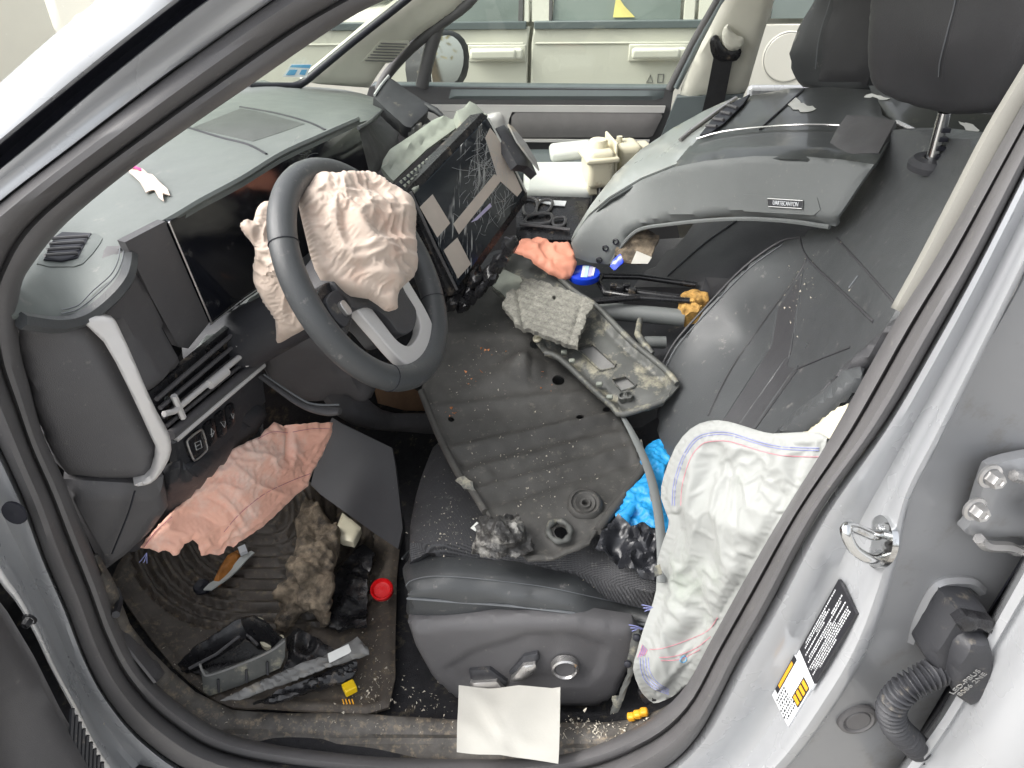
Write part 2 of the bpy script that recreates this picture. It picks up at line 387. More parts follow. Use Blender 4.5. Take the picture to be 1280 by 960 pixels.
mat('greenish_grey', (.27, .29, .25), .55, 0, .15, 20, .1, 600, DU, .15)
mat('door_insert', (.20, .19, .19), .6, 0, .06, 30, .2, 900)
mat('door_grey', (.135, .16, .165), .5, 0, .06, 8, .15, 1000, kind='grain')
mat('tinted_window', (.19, .225, .21), .08, 0, .25, 1.2, rv=.03)
mat('mirror', (.85, .87, .87), .03, 1, .02, 8, rv=.01)
mat('paper', (.47, .46, .42), .75, 0, .04, 12, .1, 200)
mat('red_plastic', (.80, .012, .016), .28, 0, .08, 20)
mat('yellow_plastic', (.90, .60, .01), .4, 0, .1, 30); mat('amber_plastic', (.75, .36, .02), .45, 0, .15, 60)
mat('blue_nitrile', (.02, .31, .66), .45, 0, .1, 20, .1, 200)
mat('blue_plastic', (.012, .05, .55), .15, 0, .1, 20); mat('lilac', (.5, .46, .66), .2); mat('pale_blue', (.48, .72, .78), .2)
mat('black_film', (.02, .021, .025), .3, 0, .3, 30, .3, 80)
mat('black_gloss', (.016, .016, .018), .28, 0, .3, 20, .15, 200, (.16, .13, .1), .12, 30)
mat('brown_box', (.20, .12, .07), .7, 0, .3, 14)
mat('wood', (.50, .29, .08), .8, 0, .5, 60, .8, 140, (.15, .07, .02), .3, 80)
mat('burnt', (.035, .034, .033), .5, 0, .5, 25, .9, 180, (.42, .41, .38), .34, 22)
mat('white_mark', (.42, .43, .43), .6); mat('magenta', (.55, .05, .22), .6, 0, .4, 40)
mat('label_black', (.018, .018, .022), .4); mat('label_white', (.72, .74, .76), .45); mat('label_orange', (.75, .36, .02), .5)
mat('sticker_blue', (.12, .36, .60), .4); mat('belt', (.025, .025, .028), .7, 0, .15, 20, .5, 800, kind='weave')
mat('crumb', (.50, .46, .38), .8, 0, .5, 300); mat('orange_crumb', (.62, .25, .1), .7, 0, .3, 300)
mat('pale_gravel', (.30, .29, .27), .9, 0, .25, 3, .6, 60, (.38, .36, .32), .2, 2)  # ground colour set pale so its bounce lifts the shadows
mat('leaf', (.075, .095, .025), .8, 0, .5, 3); mat('leaf_gold', (.20, .15, .035), .8, 0, .5, 3); mat('bark', (.09, .07, .05), .9, 0, .4, 20, .8, 30)
mat('straw', (.34, .28, .14), .9, 0, .4, 8); mat('brass', (.45, .18, .04), .4, .2, .3, 60)
glass('clear_glass', (.93, .955, .915)); glass('smoky_plastic', (.55, .55, .56))
# ------------------------------------------------------------------ ground
def ground():
    n = 24; v = []; f = []
    xs = np.linspace(-1, 1, n+1); xs = np.sign(xs)*np.abs(xs)**3*400
    for y in xs:
        for x in xs: v.append((x, y, 0.03*math.sin(x*.3)*math.cos(y*.27)*(1 if abs(x)+abs(y) < 60 else 0)-.03))
    for i in range(n):
        for j in range(n): a = i*(n+1)+j; f.append((a, a+1, a+n+2, a+n+1))
    o = link('ground', v, f, 'pale_gravel'); o['kind'] = 'structure'
ground()

# ------------------------------------------------------------------ the damaged car
CAR = thing('damaged_car', 'silver car with its driver door open and a wrecked dark interior', 'car')
# loops round the driver's door opening, from the windscreen pillar down, along the sill and up the centre pillar: (px,py,Y)
LI = [(560,-42,.30),(500,-10,.27),(427,27,.25),(310,107,.20),(233,160,.17),(160,213,.14),(83,277,.115),(43,325,.105),(24,363,.10),(23,430,.10),(37,487,.10),(52,540,.10),(80,603,.10),(103,660,.10),(128,725,.10),(150,785,.10),(180,838,.10),(230,885,.10),(300,922,.10),(430,941,.10),(560,948,.10),(700,942,.10),(790,912,.10),(850,868,.10),(890,800,.10),(930,728,.10),(981,640,.10),(1040,545,.10),(1118,405,.11),(1174,316,.13),(1240,200,.16),(1285,120,.18),(1330,40,.20),(1370,-30,.22)]
LO = [(405,-45,.22),(347,-2,.20),(270,52,.18),(190,110,.15),(100,178,.11),(0,255,.07),(-45,300,.06),(-62,360,.05),(-60,420,.05),(-36,480,.05),(-8,540,.05),(20,600,.05),(37,640,.05),(57,697,.05),(84,760,.05),(110,827,.05),(140,880,.05),(187,930,.05),(260,972,.05),(400,1000,.05),(560,1008,.05),(720,1000,.05),(815,968,.05),(871,920,.05),(921,827,.05),(960,759,.05),(1024,640,.05),(1107,525,.05),(1170,418,.06),(1224,320,.075),(1285,200,.10),(1335,105,.12),(1375,30,.14),(1400,-40,.16)]
L2 = [(330,-50,.17),(270,-6,.16),(200,48,.14),(120,112,.12),(40,180,.09),(-40,245,.06),(-100,300,.03),(-130,360,.01),(-130,430,.0),(-110,500,.0),(-80,570,.0),(-40,650,.0),(0,720,.0),(22,750,.0),(45,790,.0),(66,835,.0),(90,880,.0),(133,960,.0),(210,1030,.0),(380,1075,.0),(560,1085,.0),(740,1075,.0),(880,1040,.0),(975,965,.0),(1040,880,.0),(1085,800,.0),(1118,700,.0),(1135,625,.0),(1170,555,.0),(1215,465,.01),(1280,335,.03),(1330,235,.06),(1380,140,.09),(1420,50,.12)]
NCOL = 170
def loopn(l): return arc_n(smooth(np.array(l, float), 8), NCOL)
li, lo_, l2 = (np.array(l, float) for l in (LI, LO, L2))
def between(a, b, f, dy):
    q = a*(1-f)+b*f
    if len(a) == len(LI) and f > 0 and a is lo_ and .05 < f < 1.0: q[:, 2] += dy*np.interp(np.arange(len(a)), [0, 5, 13, 40], [-.9, -.9, 0, 0])
    q = smooth(q, 5); return np.array([U(x, y, Y=Y+dy) for x, y, Y in q])
def grid(name, rows, mat_, parent, thick=0., angle=50):
    R = np.array(rows); m, c = R.shape[:2]; v = R.reshape(-1, 3)
    f = [(i*c+j, i*c+j+1, (i+1)*c+j+1, (i+1)*c+j) for i in range(m-1) for j in range(c-1)]
    o = link(name, v, f, mat_, parent, True, angle)
    if thick: md = o.modifiers.new('solid', 'SOLIDIFY'); md.thickness = thick; md.offset = 0
    return o
body = grid('door_frame', [between(lo_, l2, f, d) for f, d in ((0, .035), (.02, .012), (.10, .002), (.22, .006), (.33, .020), (.46, .030), (.6, .028), (.74, .010), (.84, -.003), (.92, -.006), (1, -.001), (1.03, .006), (1.06, .05))], 'silver_paint', CAR)
grid('weatherstrip', [between(li, lo_, f, d) for f, d in ((-.02, .035), (-.01, .012), (.04, -.004), (.12, -.010), (.22, -.013), (.33, -.011), (.37, -.004), (.40, .001), (.44, -.006), (.54, -.017), (.68, -.021), (.82, -.017), (.93, -.006), (1.0, .003), (1.02, .022))], 'rubber', body)
BVT = BVHTree.FromPolygons([v.co.copy() for v in body.data.vertices], [tuple(p.vertices) for p in body.data.polygons])
def onb(px, py, off=0.):
    r_ = V(ray(px, py)).normalized(); h = BVT.ray_cast(V(CAM), r_)
    return np.array(h[0])-np.array(r_)*off
def onY(px, py): return float(onb(px, py)[1])
# windscreen pillar: gap strip and outer skin
PA = np.array([(330,-50,.17),(270,-6,.16),(200,48,.14),(120,112,.12),(40,180,.09),(-40,245,.06),(-120,320,.03)], float)
PB = np.array([(292,-50,.165),(230,-4,.155),(165,46,.135),(88,108,.115),(10,172,.085),(-70,240,.055),(-140,300,.03)], float)
PC = np.array([(190,-60,.175),(123,-2,.165),(62,48,.15),(0,103,.13),(-60,155,.11),(-130,215,.08),(-200,280,.05)], float)
grid('door_gap_strip', [between(PA, PB, f, d) for f, d in ((.0, .016), (.1, .02), (.5, .024), (.9, .016), (1, .006))], 'black_gap', body)
grid('pillar_outer_skin', [between(PB, PC, f, d) for f, d in ((-.02, .03), (0, .0), (.08, -.008), (.25, -.013), (.5, -.015), (.75, -.012), (.93, -.004), (1, .02))], 'silver_paint', body)
# centre pillar: cream inner trim edge
TI = [(1320,30,.22),(1288,85,.20),(1240,165,.18),(1196,250,.15),(1157,325,.13),(1122,388,.12)]
grid('pillar_trim_edge', [[U(a+dx, b+dx*.45, Y=c+dy) for a, b, c in smooth(TI, 4)] for dx, dy in ((-7, .06), (-7, .034), (-2, .024), (12, .02), (26, .03))], 'pillar_trim', body, .003)
# rear face of the centre pillar with the rear door's hinge
hf = Surf([(1085,800,.012),(1135,625,.012),(1290,335,.05),(1120,955,.05),(1290,680,.06),(1000,975,.012),(1200,800,.05)])
sheet('hinge_face', [(960,985),(1040,888),(1087,800),(1120,700),(1137,627),(1172,560),(1217,470),(1290,330),(1330,330),(1330,660),(1290,690),(1200,830),(1105,990)], hf, 'silver_paint_shaded', body, .002, 18,
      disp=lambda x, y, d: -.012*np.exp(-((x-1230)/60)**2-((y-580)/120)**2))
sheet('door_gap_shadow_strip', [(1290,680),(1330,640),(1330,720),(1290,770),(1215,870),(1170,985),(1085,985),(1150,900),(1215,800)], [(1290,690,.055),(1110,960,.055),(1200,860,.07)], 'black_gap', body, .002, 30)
rd = grid('rear_door', [between(np.array(a, float), np.array(b, float), f, d) for a, b in [([(1340,600,.0),(1290,690,.0),(1235,790,.0),(1180,890,.0),(1110,985,.0)], [(1430,660,-.01),(1360,740,-.01),(1290,840,-.01),(1230,930,-.01),(1180,1020,-.01)])] for f, d in ((-.08, .06), (-.03, .02), (0, .0), (.06, -.012), (.2, -.016), (.24, -.010), (.30, -.012), (.6, -.03), (1, -.05), (2.2, -.08))], 'silver_paint', CAR, .002)
def bolt(px, py, s, r, h, parent, m='satin_metal'):
    n = s.normal(px, py); o = s.base(px, py)
    b = lathe('bolt', o, n, [(r*1.5, 0), (r*1.5, h*.25), (r*1.1, h*.3)], m, parent, 20)
    lathe('bolt_head', o+n*h*.28, n, [(r, 0), (r, h*.7), (r*.85, h), (r*.5, h), (r*.4, h*.85), (0, h*.85)], m, b, 6, 20); return b
hg = sheet('hinge', [(1196,655),(1206,640),(1222,590),(1235,572),(1290,560),(1330,560),(1330,660),(1290,672),(1262,662),(1240,664),(1215,662)], hf, 'silver_paint_shaded', CAR, .012, 12, off=.018, rnd=(9, .006), disp=lambda x, y, d: -.012*np.exp(-((x-1278)/26)**2-((y-622)/16)**2), sm=3)
line('hinge_leaf', hf, [(1202,652),(1212,661),(1238,663),(1255,668),(1290,660),(1320,650)], .006, 'satin_metal', hg, .026)
line('hinge_leaf', hf, [(1240,574),(1262,579),(1290,576),(1320,575)], .006, 'satin_metal', hg, .028)
hs_ = Surf([(1196,655,.0),(1290,560,.03),(1290,672,.02)])
bolt(1236, 594, hs_, .0085, .012, hg); bolt(1217, 635, hs_, .0085, .012, hg)
# striker loop
sA, sB, sC = onY(1090, 655), onY(1119, 655), onY(1098, 710)
ss = Surf([(1090,655,sA-.004),(1119,655,sB-.004),(1098,710,sC-.004)])
st = sheet('striker', [(1093,652),(1104,644),(1114,652),(1120,672),(1117,694),(1106,708),(1094,710),(1088,700),(1092,680)], ss, 'chrome', CAR, .006, 6, off=.006, rnd=(4, .003), sm=4)
pA, pB = ss.at(1105., 664, .0), ss.at(1103., 692, .0)
tA, tA2, tB = U(1064, 659, Y=pA[1]-.034), U(1057, 664, Y=(pA[1]+pB[1])/2-.036), U(1068, 687, Y=pB[1]-.034)
tube('striker_loop', [pA, pA*.6+tA*.4+np.array([0, -.008, 0]), tA, tA2, tB, pB*.5+tB*.5+np.array([0, -.010, 0]), pB], .0056, 'chrome', st, 12, sm=5)
for q in ((1103, 662), (1100, 694)): bolt(q[0], q[1], Surf([(1090,655,sA-.012),(1119,655,sB-.012),(1098,710,sC-.012)]), .006, .004, st, 'chrome')
# stickers on the pillar
class Frame:
    def __init__(s, a, b, c): s.o = np.array(a); s.u = np.array(b)-s.o; s.v = np.array(c)-s.o; n = np.cross(s.u, s.v); s.n = n/np.linalg.norm(n); s.n = s.n if s.n[1] < 0 else -s.n
    def at(s, u, v, h=0): return s.o+s.u*u+s.v*v+s.n*h
    def quad(s, name, u0, v0, u1, v1, h, th, m, parent):
        c = [s.at(u0, v0, h), s.at(u1, v0, h), s.at(u1, v1, h), s.at(u0, v1, h)]; v = [p-s.n*th for p in c]+c
        f = [(0,3,2,1),(4,5,6,7),(0,1,5,4),(1,2,6,5),(2,3,7,6),(3,0,4,7)]
        if np.dot(np.cross(c[1]-c[0], c[3]-c[0]), s.n) < 0: f = [x[::-1] for x in f]
        return link(name, v, f, m, parent, False)
def strokes(fr, name, rects, h, m, parent):
    """many tiny printed marks as one printed part"""
    v = []; f = []
    for u0, v0, u1, v1 in rects:
        k = len(v); v += [fr.at(u0, v0, h), fr.at(u1, v0, h), fr.at(u1, v1, h), fr.at(u0, v1, h)]; f.append((k, k+1, k+2, k+3))
    return link(name, v, f, m, parent, False)
fr = Frame(onb(1052,724), onb(1003,812), onb(1074,767))
pl = fr.quad('black_placard', 0, 0, 1, 1, .004, .004, 'label_black', body); pl['label'] = 'black placard with white print on the pillar'
fr.quad('blank_strip', 1.0, .0, 1.10, 1, .0042, .004, 'label_white', body)
rn = random.Random(4); rc = []
for r_, (a, b) in enumerate([(.10, .86), (.36, .9), (.30, .62), (.45, .95), (.05, .3), (.1, .9), (.36, .95), (.05, .55), (.3, .97), (.05, .95), (.06, .9), (.05, .97), (.4, .8)]):
    u = a
    while u < b:
        l = rn.uniform(.010, .026); rc.append((u, .07+r_*.067, min(u+l, b), .07+r_*.067+.038)); u += l+rn.uniform(.006, .016)
strokes(fr, 'print', rc, .0045, 'label_white', pl)
fr2 = Frame(onb(996,818), onb(968,868), onb(1018,858))
wl = fr2.quad('warning_label', 0, 0, 1, 1, .004, .004, 'label_white', body); wl['label'] = 'small white label with orange warning panels'
strokes(fr2, 'black_band', [(.0, .0, .85, .16), (.05, .62, .55, .97)], .0043, 'label_black', wl)
strokes(fr2, 'orange_band', [(.12, .03, .72, .13)]+[(.08+.12*k, .66, .16+.12*k, .93) for k in range(4)], .0047, 'label_orange', wl)
rc = []
for r_ in range(7):
    u = .1 if r_ > 3 else .62
    if r_ < 4: u = .6
    while u < .95:
        l = rn.uniform(.02, .06); rc.append((u, .22+r_*.1, u+l, .27+r_*.1)); u += l+.025
strokes(fr2, 'print', rc, .0045, 'label_black', wl)
# rubber plug, wiring connector and corrugated conduit
g = Surf([(1070,880,.02),(1090,900,.02),(1060,910,.015)])
lathe('rubber_plug', g.at(1071., 898, .0), g.normal(1071., 898), [(.026, 0), (.025, .004), (.020, .006), (.0165, .003), (.015, .005), (0, .005)], 'rubber', CAR, 28)
cn = Surf([(1150,760,.02),(1215,740,.03),(1190,850,.02)])
bx_ = sheet('wiring_connector', [(1143,798),(1168,742),(1178,733),(1215,740),(1218,756),(1212,770),(1212,800),(1196,838),(1180,842),(1160,818)], cn, 'plastic_dark', CAR, .03, 8, off=.035, rnd=(8, .012), sm=2)
sheet('connector_boot', [(1170,770),(1190,760),(1210,764),(1212,800),(1200,832),(1182,842),(1166,826),(1162,806)], cn, 'plastic_dark', bx_, .02, 6, off=.052, rnd=(9, .014), sm=3)
sheet('connector_clip', [(1168,742),(1180,734),(1214,741),(1212,756),(1196,752),(1176,754)], cn, 'black_gloss', bx_, .012, 6, off=.047, rnd=(4, .004))
line('connector_recess', hf, [(1140,800),(1148,770),(1166,735),(1182,726),(1212,727),(1226,738)], .007, 'silver_paint_shaded', bx_, .0)
ca = frame_at(cn, 1180., 810); rot = np.array([ca[1]*.9+ca[0]*.45, -ca[0]*.9+ca[1]*.45, ca[2]])
for i, t_ in enumerate(('LED-PBUS', '8086 2NE')): text('lettering', t_, .010, cn.at(1174.+i*8, 806+i*3, .0535), rot, 'grey_plastic', bx_, .0004)
path = smooth([U(a, b, Y=c) for a, b, c in ((1180,836,-.005),(1158,846,-.015),(1130,862,-.022),(1114,885,-.024),(1120,908,-.022),(1138,926,-.012),(1156,944,.01))], 44)
rr = [.0145+.0030*math.cos(i*math.pi*2/8.8) for i in range(len(path))]
tube('wiring_conduit', path, rr, 'plastic_dark', CAR, 16)
# front of the opening: fastener and grommet on the hinge pillar
fg = Surf([(0,640,.03),(60,640,.03),(30,780,.0)])
lathe('rubber_plug', fg.at(22., 638, .004), fg.normal(22., 638), [(.016, 0), (.0155, .003), (.008, .004), (0, .003)], 'black_gap', CAR, 20)
bolt(38, 773, Surf([(0,720,-.008),(60,780,-.008),(30,800,-.008)]), .006, .01, CAR, 'black_gloss')
# open driver's door, seen edge on at the lower left
dd_ = Surf([(0,722,-.03),(133,962,-.03),(-80,760,-.14),(30,1000,-.13),(-60,900,-.15)])
dr = sheet('driver_door', [(-60,640),(0,722),(30,765),(60,820),(90,884),(133,962),(160,1010),(40,1040),(-120,960),(-140,700)], dd_, 'plastic', CAR, .05, 22, rnd=(26, .02), disp=lambda x, y, d: -.014*np.exp(-((x-20)/22)**2-((y-930)/60)**2))
for k in range(9): line('speaker_rib', dd_, [(92-1.0*k*0+k*4.6, 886+k*8.4), (86+k*5.2, 985+k*1.)], .0035, 'plastic_dark', dr, -.002, 0)

# ------------------------------------------------------------------ floor, sill
fl = []; 
floor = link('floor_pan', [(-1.25,.05,.35),(1.5,.05,.35),(1.5,1.72,.35),(-1.25,1.72,.35),(-1.25,.05,.30),(1.5,.05,.30),(1.5,1.72,.30),(-1.25,1.72,.30)], [(0,1,2,3),(7,6,5,4),(0,4,5,1),(1,5,6,2),(2,6,7,3),(3,7,4,0)], 'carpet', CAR, False)
link('front_bulkhead', [(-1.2,.08,.40),(-1.2,1.70,.40),(-1.3,1.70,1.05),(-1.3,.08,1.05),(-1.24,.08,.40),(-1.24,1.70,.40),(-1.34,1.70,1.05),(-1.34,.08,1.05)], [(0,1,2,3),(7,6,5,4),(0,4,5,1),(2,6,7,3),(3,7,4,0),(1,5,6,2)], 'carpet', CAR, False)
sp_ = Surf([(150,770,.115),(290,893,.14),(560,905,.14),(790,897,.14),(845,872,.14),(290,935,.095),(560,958,.095),(790,930,.095),(170,850,.10),(430,925,.125),(132,722,.11)])
def sillrel(x, y, d): return .004*np.exp(-((y-(912+.02*(x-300)))/3.)**2)*(x > 270)+.003*np.exp(-((y-(926+.02*(x-300)))/2.5)**2)*(x > 270)-.003*np.exp(-((y-(919+.02*(x-300)))/2.5)**2)*(x > 270)
sheet('sill_trim', [(118,700),(132,712),(150,745),(165,788),(215,843),(290,890),(430,894),(560,902),(700,903),(790,896),(845,872),(872,845),(885,850),(855,895),(800,938),(700,962),(560,968),(430,962),(290,948),(215,908),(165,855),(128,780)], sp_, 'sill_plastic', CAR, .004, 7, disp=sillrel, rnd=(14, .010), sm=2)
kp = Surf([(118,705,.12),(160,790,.12),(215,842,.14),(150,720,.2),(190,790,.19)])
sheet('kick_panel', [(125,715),(142,716),(152,735),(160,765),(180,800),(212,838),(200,850),(160,800),(136,760)], kp, 'plastic', CAR, .004, 8, rnd=(5, .006))
line('bonnet_release', kp, [(132,738),(138,755),(134,772)], .006, 'plastic_dark', CAR, .012)
# ------------------------------------------------------------------ dashboard
DT = Surf([(210,275,None,1.205),(445,150,.86),(345,105,1.38),(467,122,1.42),(160,213,None,1.20),(83,277,None,1.185),(25,352,.15),(100,390,.17),(300,170,None,1.215),(420,120,1.32),(150,330,.25),(330,195,.58)])
dash = sheet('dashboard', [(-20,372),(22,345),(43,318),(83,270),(160,205),(233,152),(310,100),(345,103),(380,106),(430,110),(468,120),(478,132),(470,146),(449,150),(400,172),(350,195),(300,226),(250,252),(208,276),(172,292),(158,303),(156,325),(150,346),(132,368),(105,390),(75,398),(40,392),(-10,388)], DT, 'dash_soft', CAR, .006, 12, rnd=(9, .004), sm=2)
line('top_edge', DT, [(158,303),(210,276),(250,252),(300,225),(350,194),(400,171),(447,150)], .0055, 'dash_soft', dash, .001)
gs = sheet('speaker_grille', [(240,160),(300,136),(320,139),(381,155),(350,166),(316,177)], DT, 'grille', dash, .003, 10, off=.0025, rnd=(3, .002))
for l in ([(236,160),(275,172),(310,181),(333,193)], [(300,134),(345,142),(385,153),(407,163)]): line('seam', DT, l, .0022, 'black_gap', dash, .0005)
# side defroster vent
dv = sheet('defroster_vent', [(46,330),(60,302),(74,291),(112,291),(126,296),(126,304),(104,330),(80,334)], DT, 'dash_soft', dash, .004, 8, off=.004, rnd=(4, .003), sm=2)
sheet('vent_opening', [(53,328),(68,300),(78,294),(116,295),(98,326),(76,330)], DT, 'black_gap', dv, .002, 10, off=.0048)
for k in range(4): line('slat', DT, [(63-k*3.2, 304+k*7), (113-k*5, 301+k*7.2)], .0022, 'plastic', dv, .007, 0)
# padded lower edge with double stitching
line('padded_edge', DT, [(160,305),(158,330),(150,350),(128,374),(100,394),(70,401),(30,396)], .010, 'leather', dash, -.006)
for o_ in (0, 5): line('stitching', DT, [(157-o_,312),(154-o_,330),(145-o_,349-o_*.5),(124-o_,370-o_),(98,389-o_),(75,395-o_)], .0009, 'stitch', dash, .0035)
# end cap facing the door, bright trim blade, cheek beside the display
ec = Surf([(22,385,.135),(100,405,.17),(190,590,.175),(80,605,.135),(60,500,.13),(140,500,.165)])
sheet('end_cap', [(15,388),(60,398),(103,405),(128,432),(160,490),(188,548),(196,570),(190,594),(168,607),(82,602),(55,560),(35,500),(18,430)], ec, 'plastic', dash, .02, 12, rnd=(20, .016), sm=2)
sheet('silver_trim_blade', [(101,401),(120,396),(141,399),(151,414),(171,458),(200,526),(214,553),(212,576),(196,601),(182,609),(168,609),(189,596),(196,568),(188,546),(160,485),(130,428)], [(101,401,.158),(141,399,.180),(214,553,.180),(170,608,.158),(160,485,.158)], 'silver_plastic', dash, .016, 3.5, rnd=(5, .004), sm=2)
sheet('lower_end_panel', [(78,606),(120,609),(170,612),(186,608),(208,602),(213,640),(190,672),(160,700),(132,720),(104,668)], [(80,608,.13),(170,612,.165),(212,625,.20),(130,718,.14),(190,670,.19)], 'plastic', dash, .02, 10, rnd=(12, .012))
line('seam', Surf([(80,608,.125),(170,612,.16),(212,625,.195),(130,718,.135)]), [(168,612),(160,640),(140,690)], .0015, 'black_gap', dash, .003)
ck = Surf([(127,398,.19),(158,330,.27),(222,432,.31),(192,480,.22),(165,420,.23)])
sheet('cheek', [(126,398),(138,366),(152,345),(160,312),(172,320),(225,436),(232,452),(205,482),(191,481),(168,438),(148,404)], ck, 'plastic', dash, .02, 8, rnd=(10, .014), sm=2)
# instrument display
DS = Surf([(210,276,.345),(445,152,.86),(262,404,.40)])
scr = sheet('display', [(211,277),(300,230),(350,200),(443,153),(448,160),(464,226),(420,290),(340,352),(264,404),(236,340)], DS, 'screen', dash, .012, 20)
sheet('display_bezel', [(157,303),(207,277),(262,404),(236,436),(224,434),(190,372)], DS, 'plastic', dash, .012, 14, off=.002, rnd=(3, .003))
line('display_edge', DS, [(209,277),(263,404)], .0016, 'satin_metal', dash, .003, 0)
line('display_edge', DS, [(262,405),(305,372),(340,348)], .0012, 'satin_metal', dash, .002, 0)
rn = random.Random(7)
sv = []
for k in range(26):
    x, y = rn.uniform(342, 385), rn.uniform(172, 206); a = rn.uniform(-1.2, .6); L_ = rn.uniform(6, 20)
    line('scratch', DS, [(x, y), (x+L_*.5*math.cos(a)+rn.uniform(-2, 2), y+L_*.5*math.sin(a)+rn.uniform(-2, 2)), (x+L_*math.cos(a), y+L_*math.sin(a))], .00035, 'white_mark', scr, .0006, 3, 4) if y > 345-x*.45 and k < 22 else None
# passenger end of the dashboard
pe = Surf([(445,160,.95),(470,150,1.35),(500,160,1.42),(470,215,1.02),(505,190,1.35)])
sheet('passenger_end', [(446,156),(470,146),(480,133),(492,140),(503,158),(506,180),(496,196),(478,218),(462,228),(456,200)], pe, 'plastic', dash, .02, 9, rnd=(9, .02), sm=2)
line('seam', DT, [(448,160),(462,152),(477,138)], .0035, 'leather', dash, .0)
# shelf, air vent, switches, knee panel
sh = Surf([(191,483,None,.992),(205,492,None,.99),(310,366,None,.99),(237,437,None,.99),(335,350,None,.995)])
sheet('shelf', [(190,484),(198,474),(232,450),(237,438),(263,406),(310,366),(335,350),(340,360),(318,380),(306,398),(240,452),(205,493),(196,493)], sh, 'dash_soft', dash, .012, 9, rnd=(5, .008))
VP = Surf([(197,494,.222),(313,396,.455),(327,455,.455),(215,548,.222)])
va = sheet('air_vent', [(196,492),(313,395),(328,456),(215,549)], VP, 'black_gloss', dash, .01, 16, off=-.012)
line('vent_bar', VP, [(202,517),(214,514),(318,428)], .0046, 'silver_plastic', va, .004, 0, 8)
for k in range(4): line('louver', VP, [(200+k*4.2,500+k*11), (314+k*3.4,402+k*13)], .0035, 'plastic', va, -.006, 0, 6)
line('vent_lip', VP, [(213,544),(250,513),(290,479),(327,450)], .008, 'plastic', va, .0, 0, 8)
line('silver_strip', VP, [(217,549),(327,456)], .0045, 'silver_plastic', va, .004, 0, 8)
for l in ([(214,494),(226,522)], [(294,430),(306,456)]): line('vent_fin', VP, l, .0048, 'silver_plastic', va, .004, 0, 6)
line('vent_tab', VP, [(256,480),(277,463)], .0078, 'silver_plastic', va, .008, 0, 8)
SW = Surf([(218,556,.215),(325,462,.455),(330,505,.47),(238,592,.225)])
sp2 = sheet('switch_panel', [(217,555),(326,460),(332,502),(300,536),(240,592),(225,590)], SW, 'plastic_dark', dash, .012, 14)
def rr_quad(q): return smooth([p for a, b in zip(q, q[1:]+q[:1]) for p in (np.array(a)*.85+np.array(b)*.15, np.array(a)*.15+np.array(b)*.85)], 3, True)
for k, q in enumerate(([(228,551),(248,535),(255,562),(238,577)], [(252,532),(264,522),(269,550),(258,559)], [(266,520),(277,511),(281,540),(271,548)], [(279,510),(289,502),(292,528),(283,537)])):
    s_ = sheet('switch', rr_quad(q), SW, 'black_gloss', dash, .008, 5, off=.006, rnd=(3, .002))
    if k == 0: line('switch_frame', SW, rr_quad(q)[::3], .0016, 'satin_metal', s_, .006, 2, 6, True)
    cx, cy = np.mean(q, 0); sym = [[(cx-4, cy-3), (cx+3, cy-6), (cx+5, cy+3), (cx-2, cy+6)], [(cx-2, cy-6), (cx+2, cy-2), (cx-1, cy+5)], [(cx-3, cy-3), (cx+3, cy-4), (cx+2, cy+4)], [(cx-2, cy-3), (cx+2, cy-3), (cx+1, cy+3)]][k]
    line('symbol', SW, sym, .0006, 'white_mark', s_, .0068, 0, 4, True)
    if k < 2: line('symbol', SW, [(cx-3, cy+2), (cx+2, cy-1)], .0006, 'white_mark', s_, .0068, 0, 4)
kn = Surf([(206,604,.20),(240,594,.21),(332,505,.46),(332,535,.47),(170,690,.19),(250,620,.30),(300,560,.40)])
sheet('knee_panel', [(206,603),(226,592),(240,594),(300,538),(332,503),(338,520),(322,548),(296,572),(245,622),(178,692),(164,684),(208,642)], kn, 'plastic_dark', dash, .012, 6, rnd=(7, .01), sm=2)
# space under the dash on the driver's side
ud = Surf([(320,400,.60),(420,420,.72),(560,400,.95),(330,540,.60),(420,560,.78),(560,540,.95),(450,640,.80)])
sheet('lower_dash', [(300,370),(420,330),(520,330),(600,330),(620,520),(560,560),(520,700),(440,640),(330,560),(326,455)], ud, 'carpet', dash, .01, 25)
us = Surf([(410,480,.62),(450,530,.66),(560,522,.86),(560,545,.85),(440,470,.68),(480,505,.76)])
sheet('console_rim', [(392,462),(424,458),(446,478),(472,505),(500,517),(566,522),(566,545),(500,538),(455,530),(424,508)], us, 'plastic', dash, .02, 9, rnd=(7, .012), sm=2)
sheet('brown_card', [(470,482),(535,488),(538,514),(506,513),(476,505)], [(470,482,.80),(535,488,.92),(505,515,.84)], 'brown_box', dash, .01, 14)

# ------------------------------------------------------------------ steering wheel
WC = np.array([-.321, .421, 1.0975]); az, el = -.117, .529
WN = np.array([math.cos(el)*math.cos(az), math.cos(el)*math.sin(az), math.sin(el)])
WU = np.cross(WN, [0, 0, 1]); WU /= np.linalg.norm(WU); WV = np.cross(WU, WN)      # WU: towards the door / away, WV: up the wheel
if WV[2] < 0: WV = -WV
def wp(a, b, h=0): return WC+WU*a+WV*b+WN*h
ring = [wp(.166*math.cos(t), .166*math.sin(t)) for t in np.linspace(0, 2*math.pi, 72, endpoint=False)]
sw = tube('steering_wheel', ring, .0195, 'leather', CAR, 18, closed=True)
for t in (.75, 2.45, 3.9, 5.45):
    d = np.array([math.cos(t), math.sin(t)]); c = wp(.166*d[0], .166*d[1]); ra = WU*d[0]+WV*d[1]
    tube('rim_seam', [c+.0197*(math.cos(q)*ra+math.sin(q)*WN) for q in np.linspace(0, 2*math.pi, 24, endpoint=False)], .0009, 'black_gap', sw, 6, closed=True)
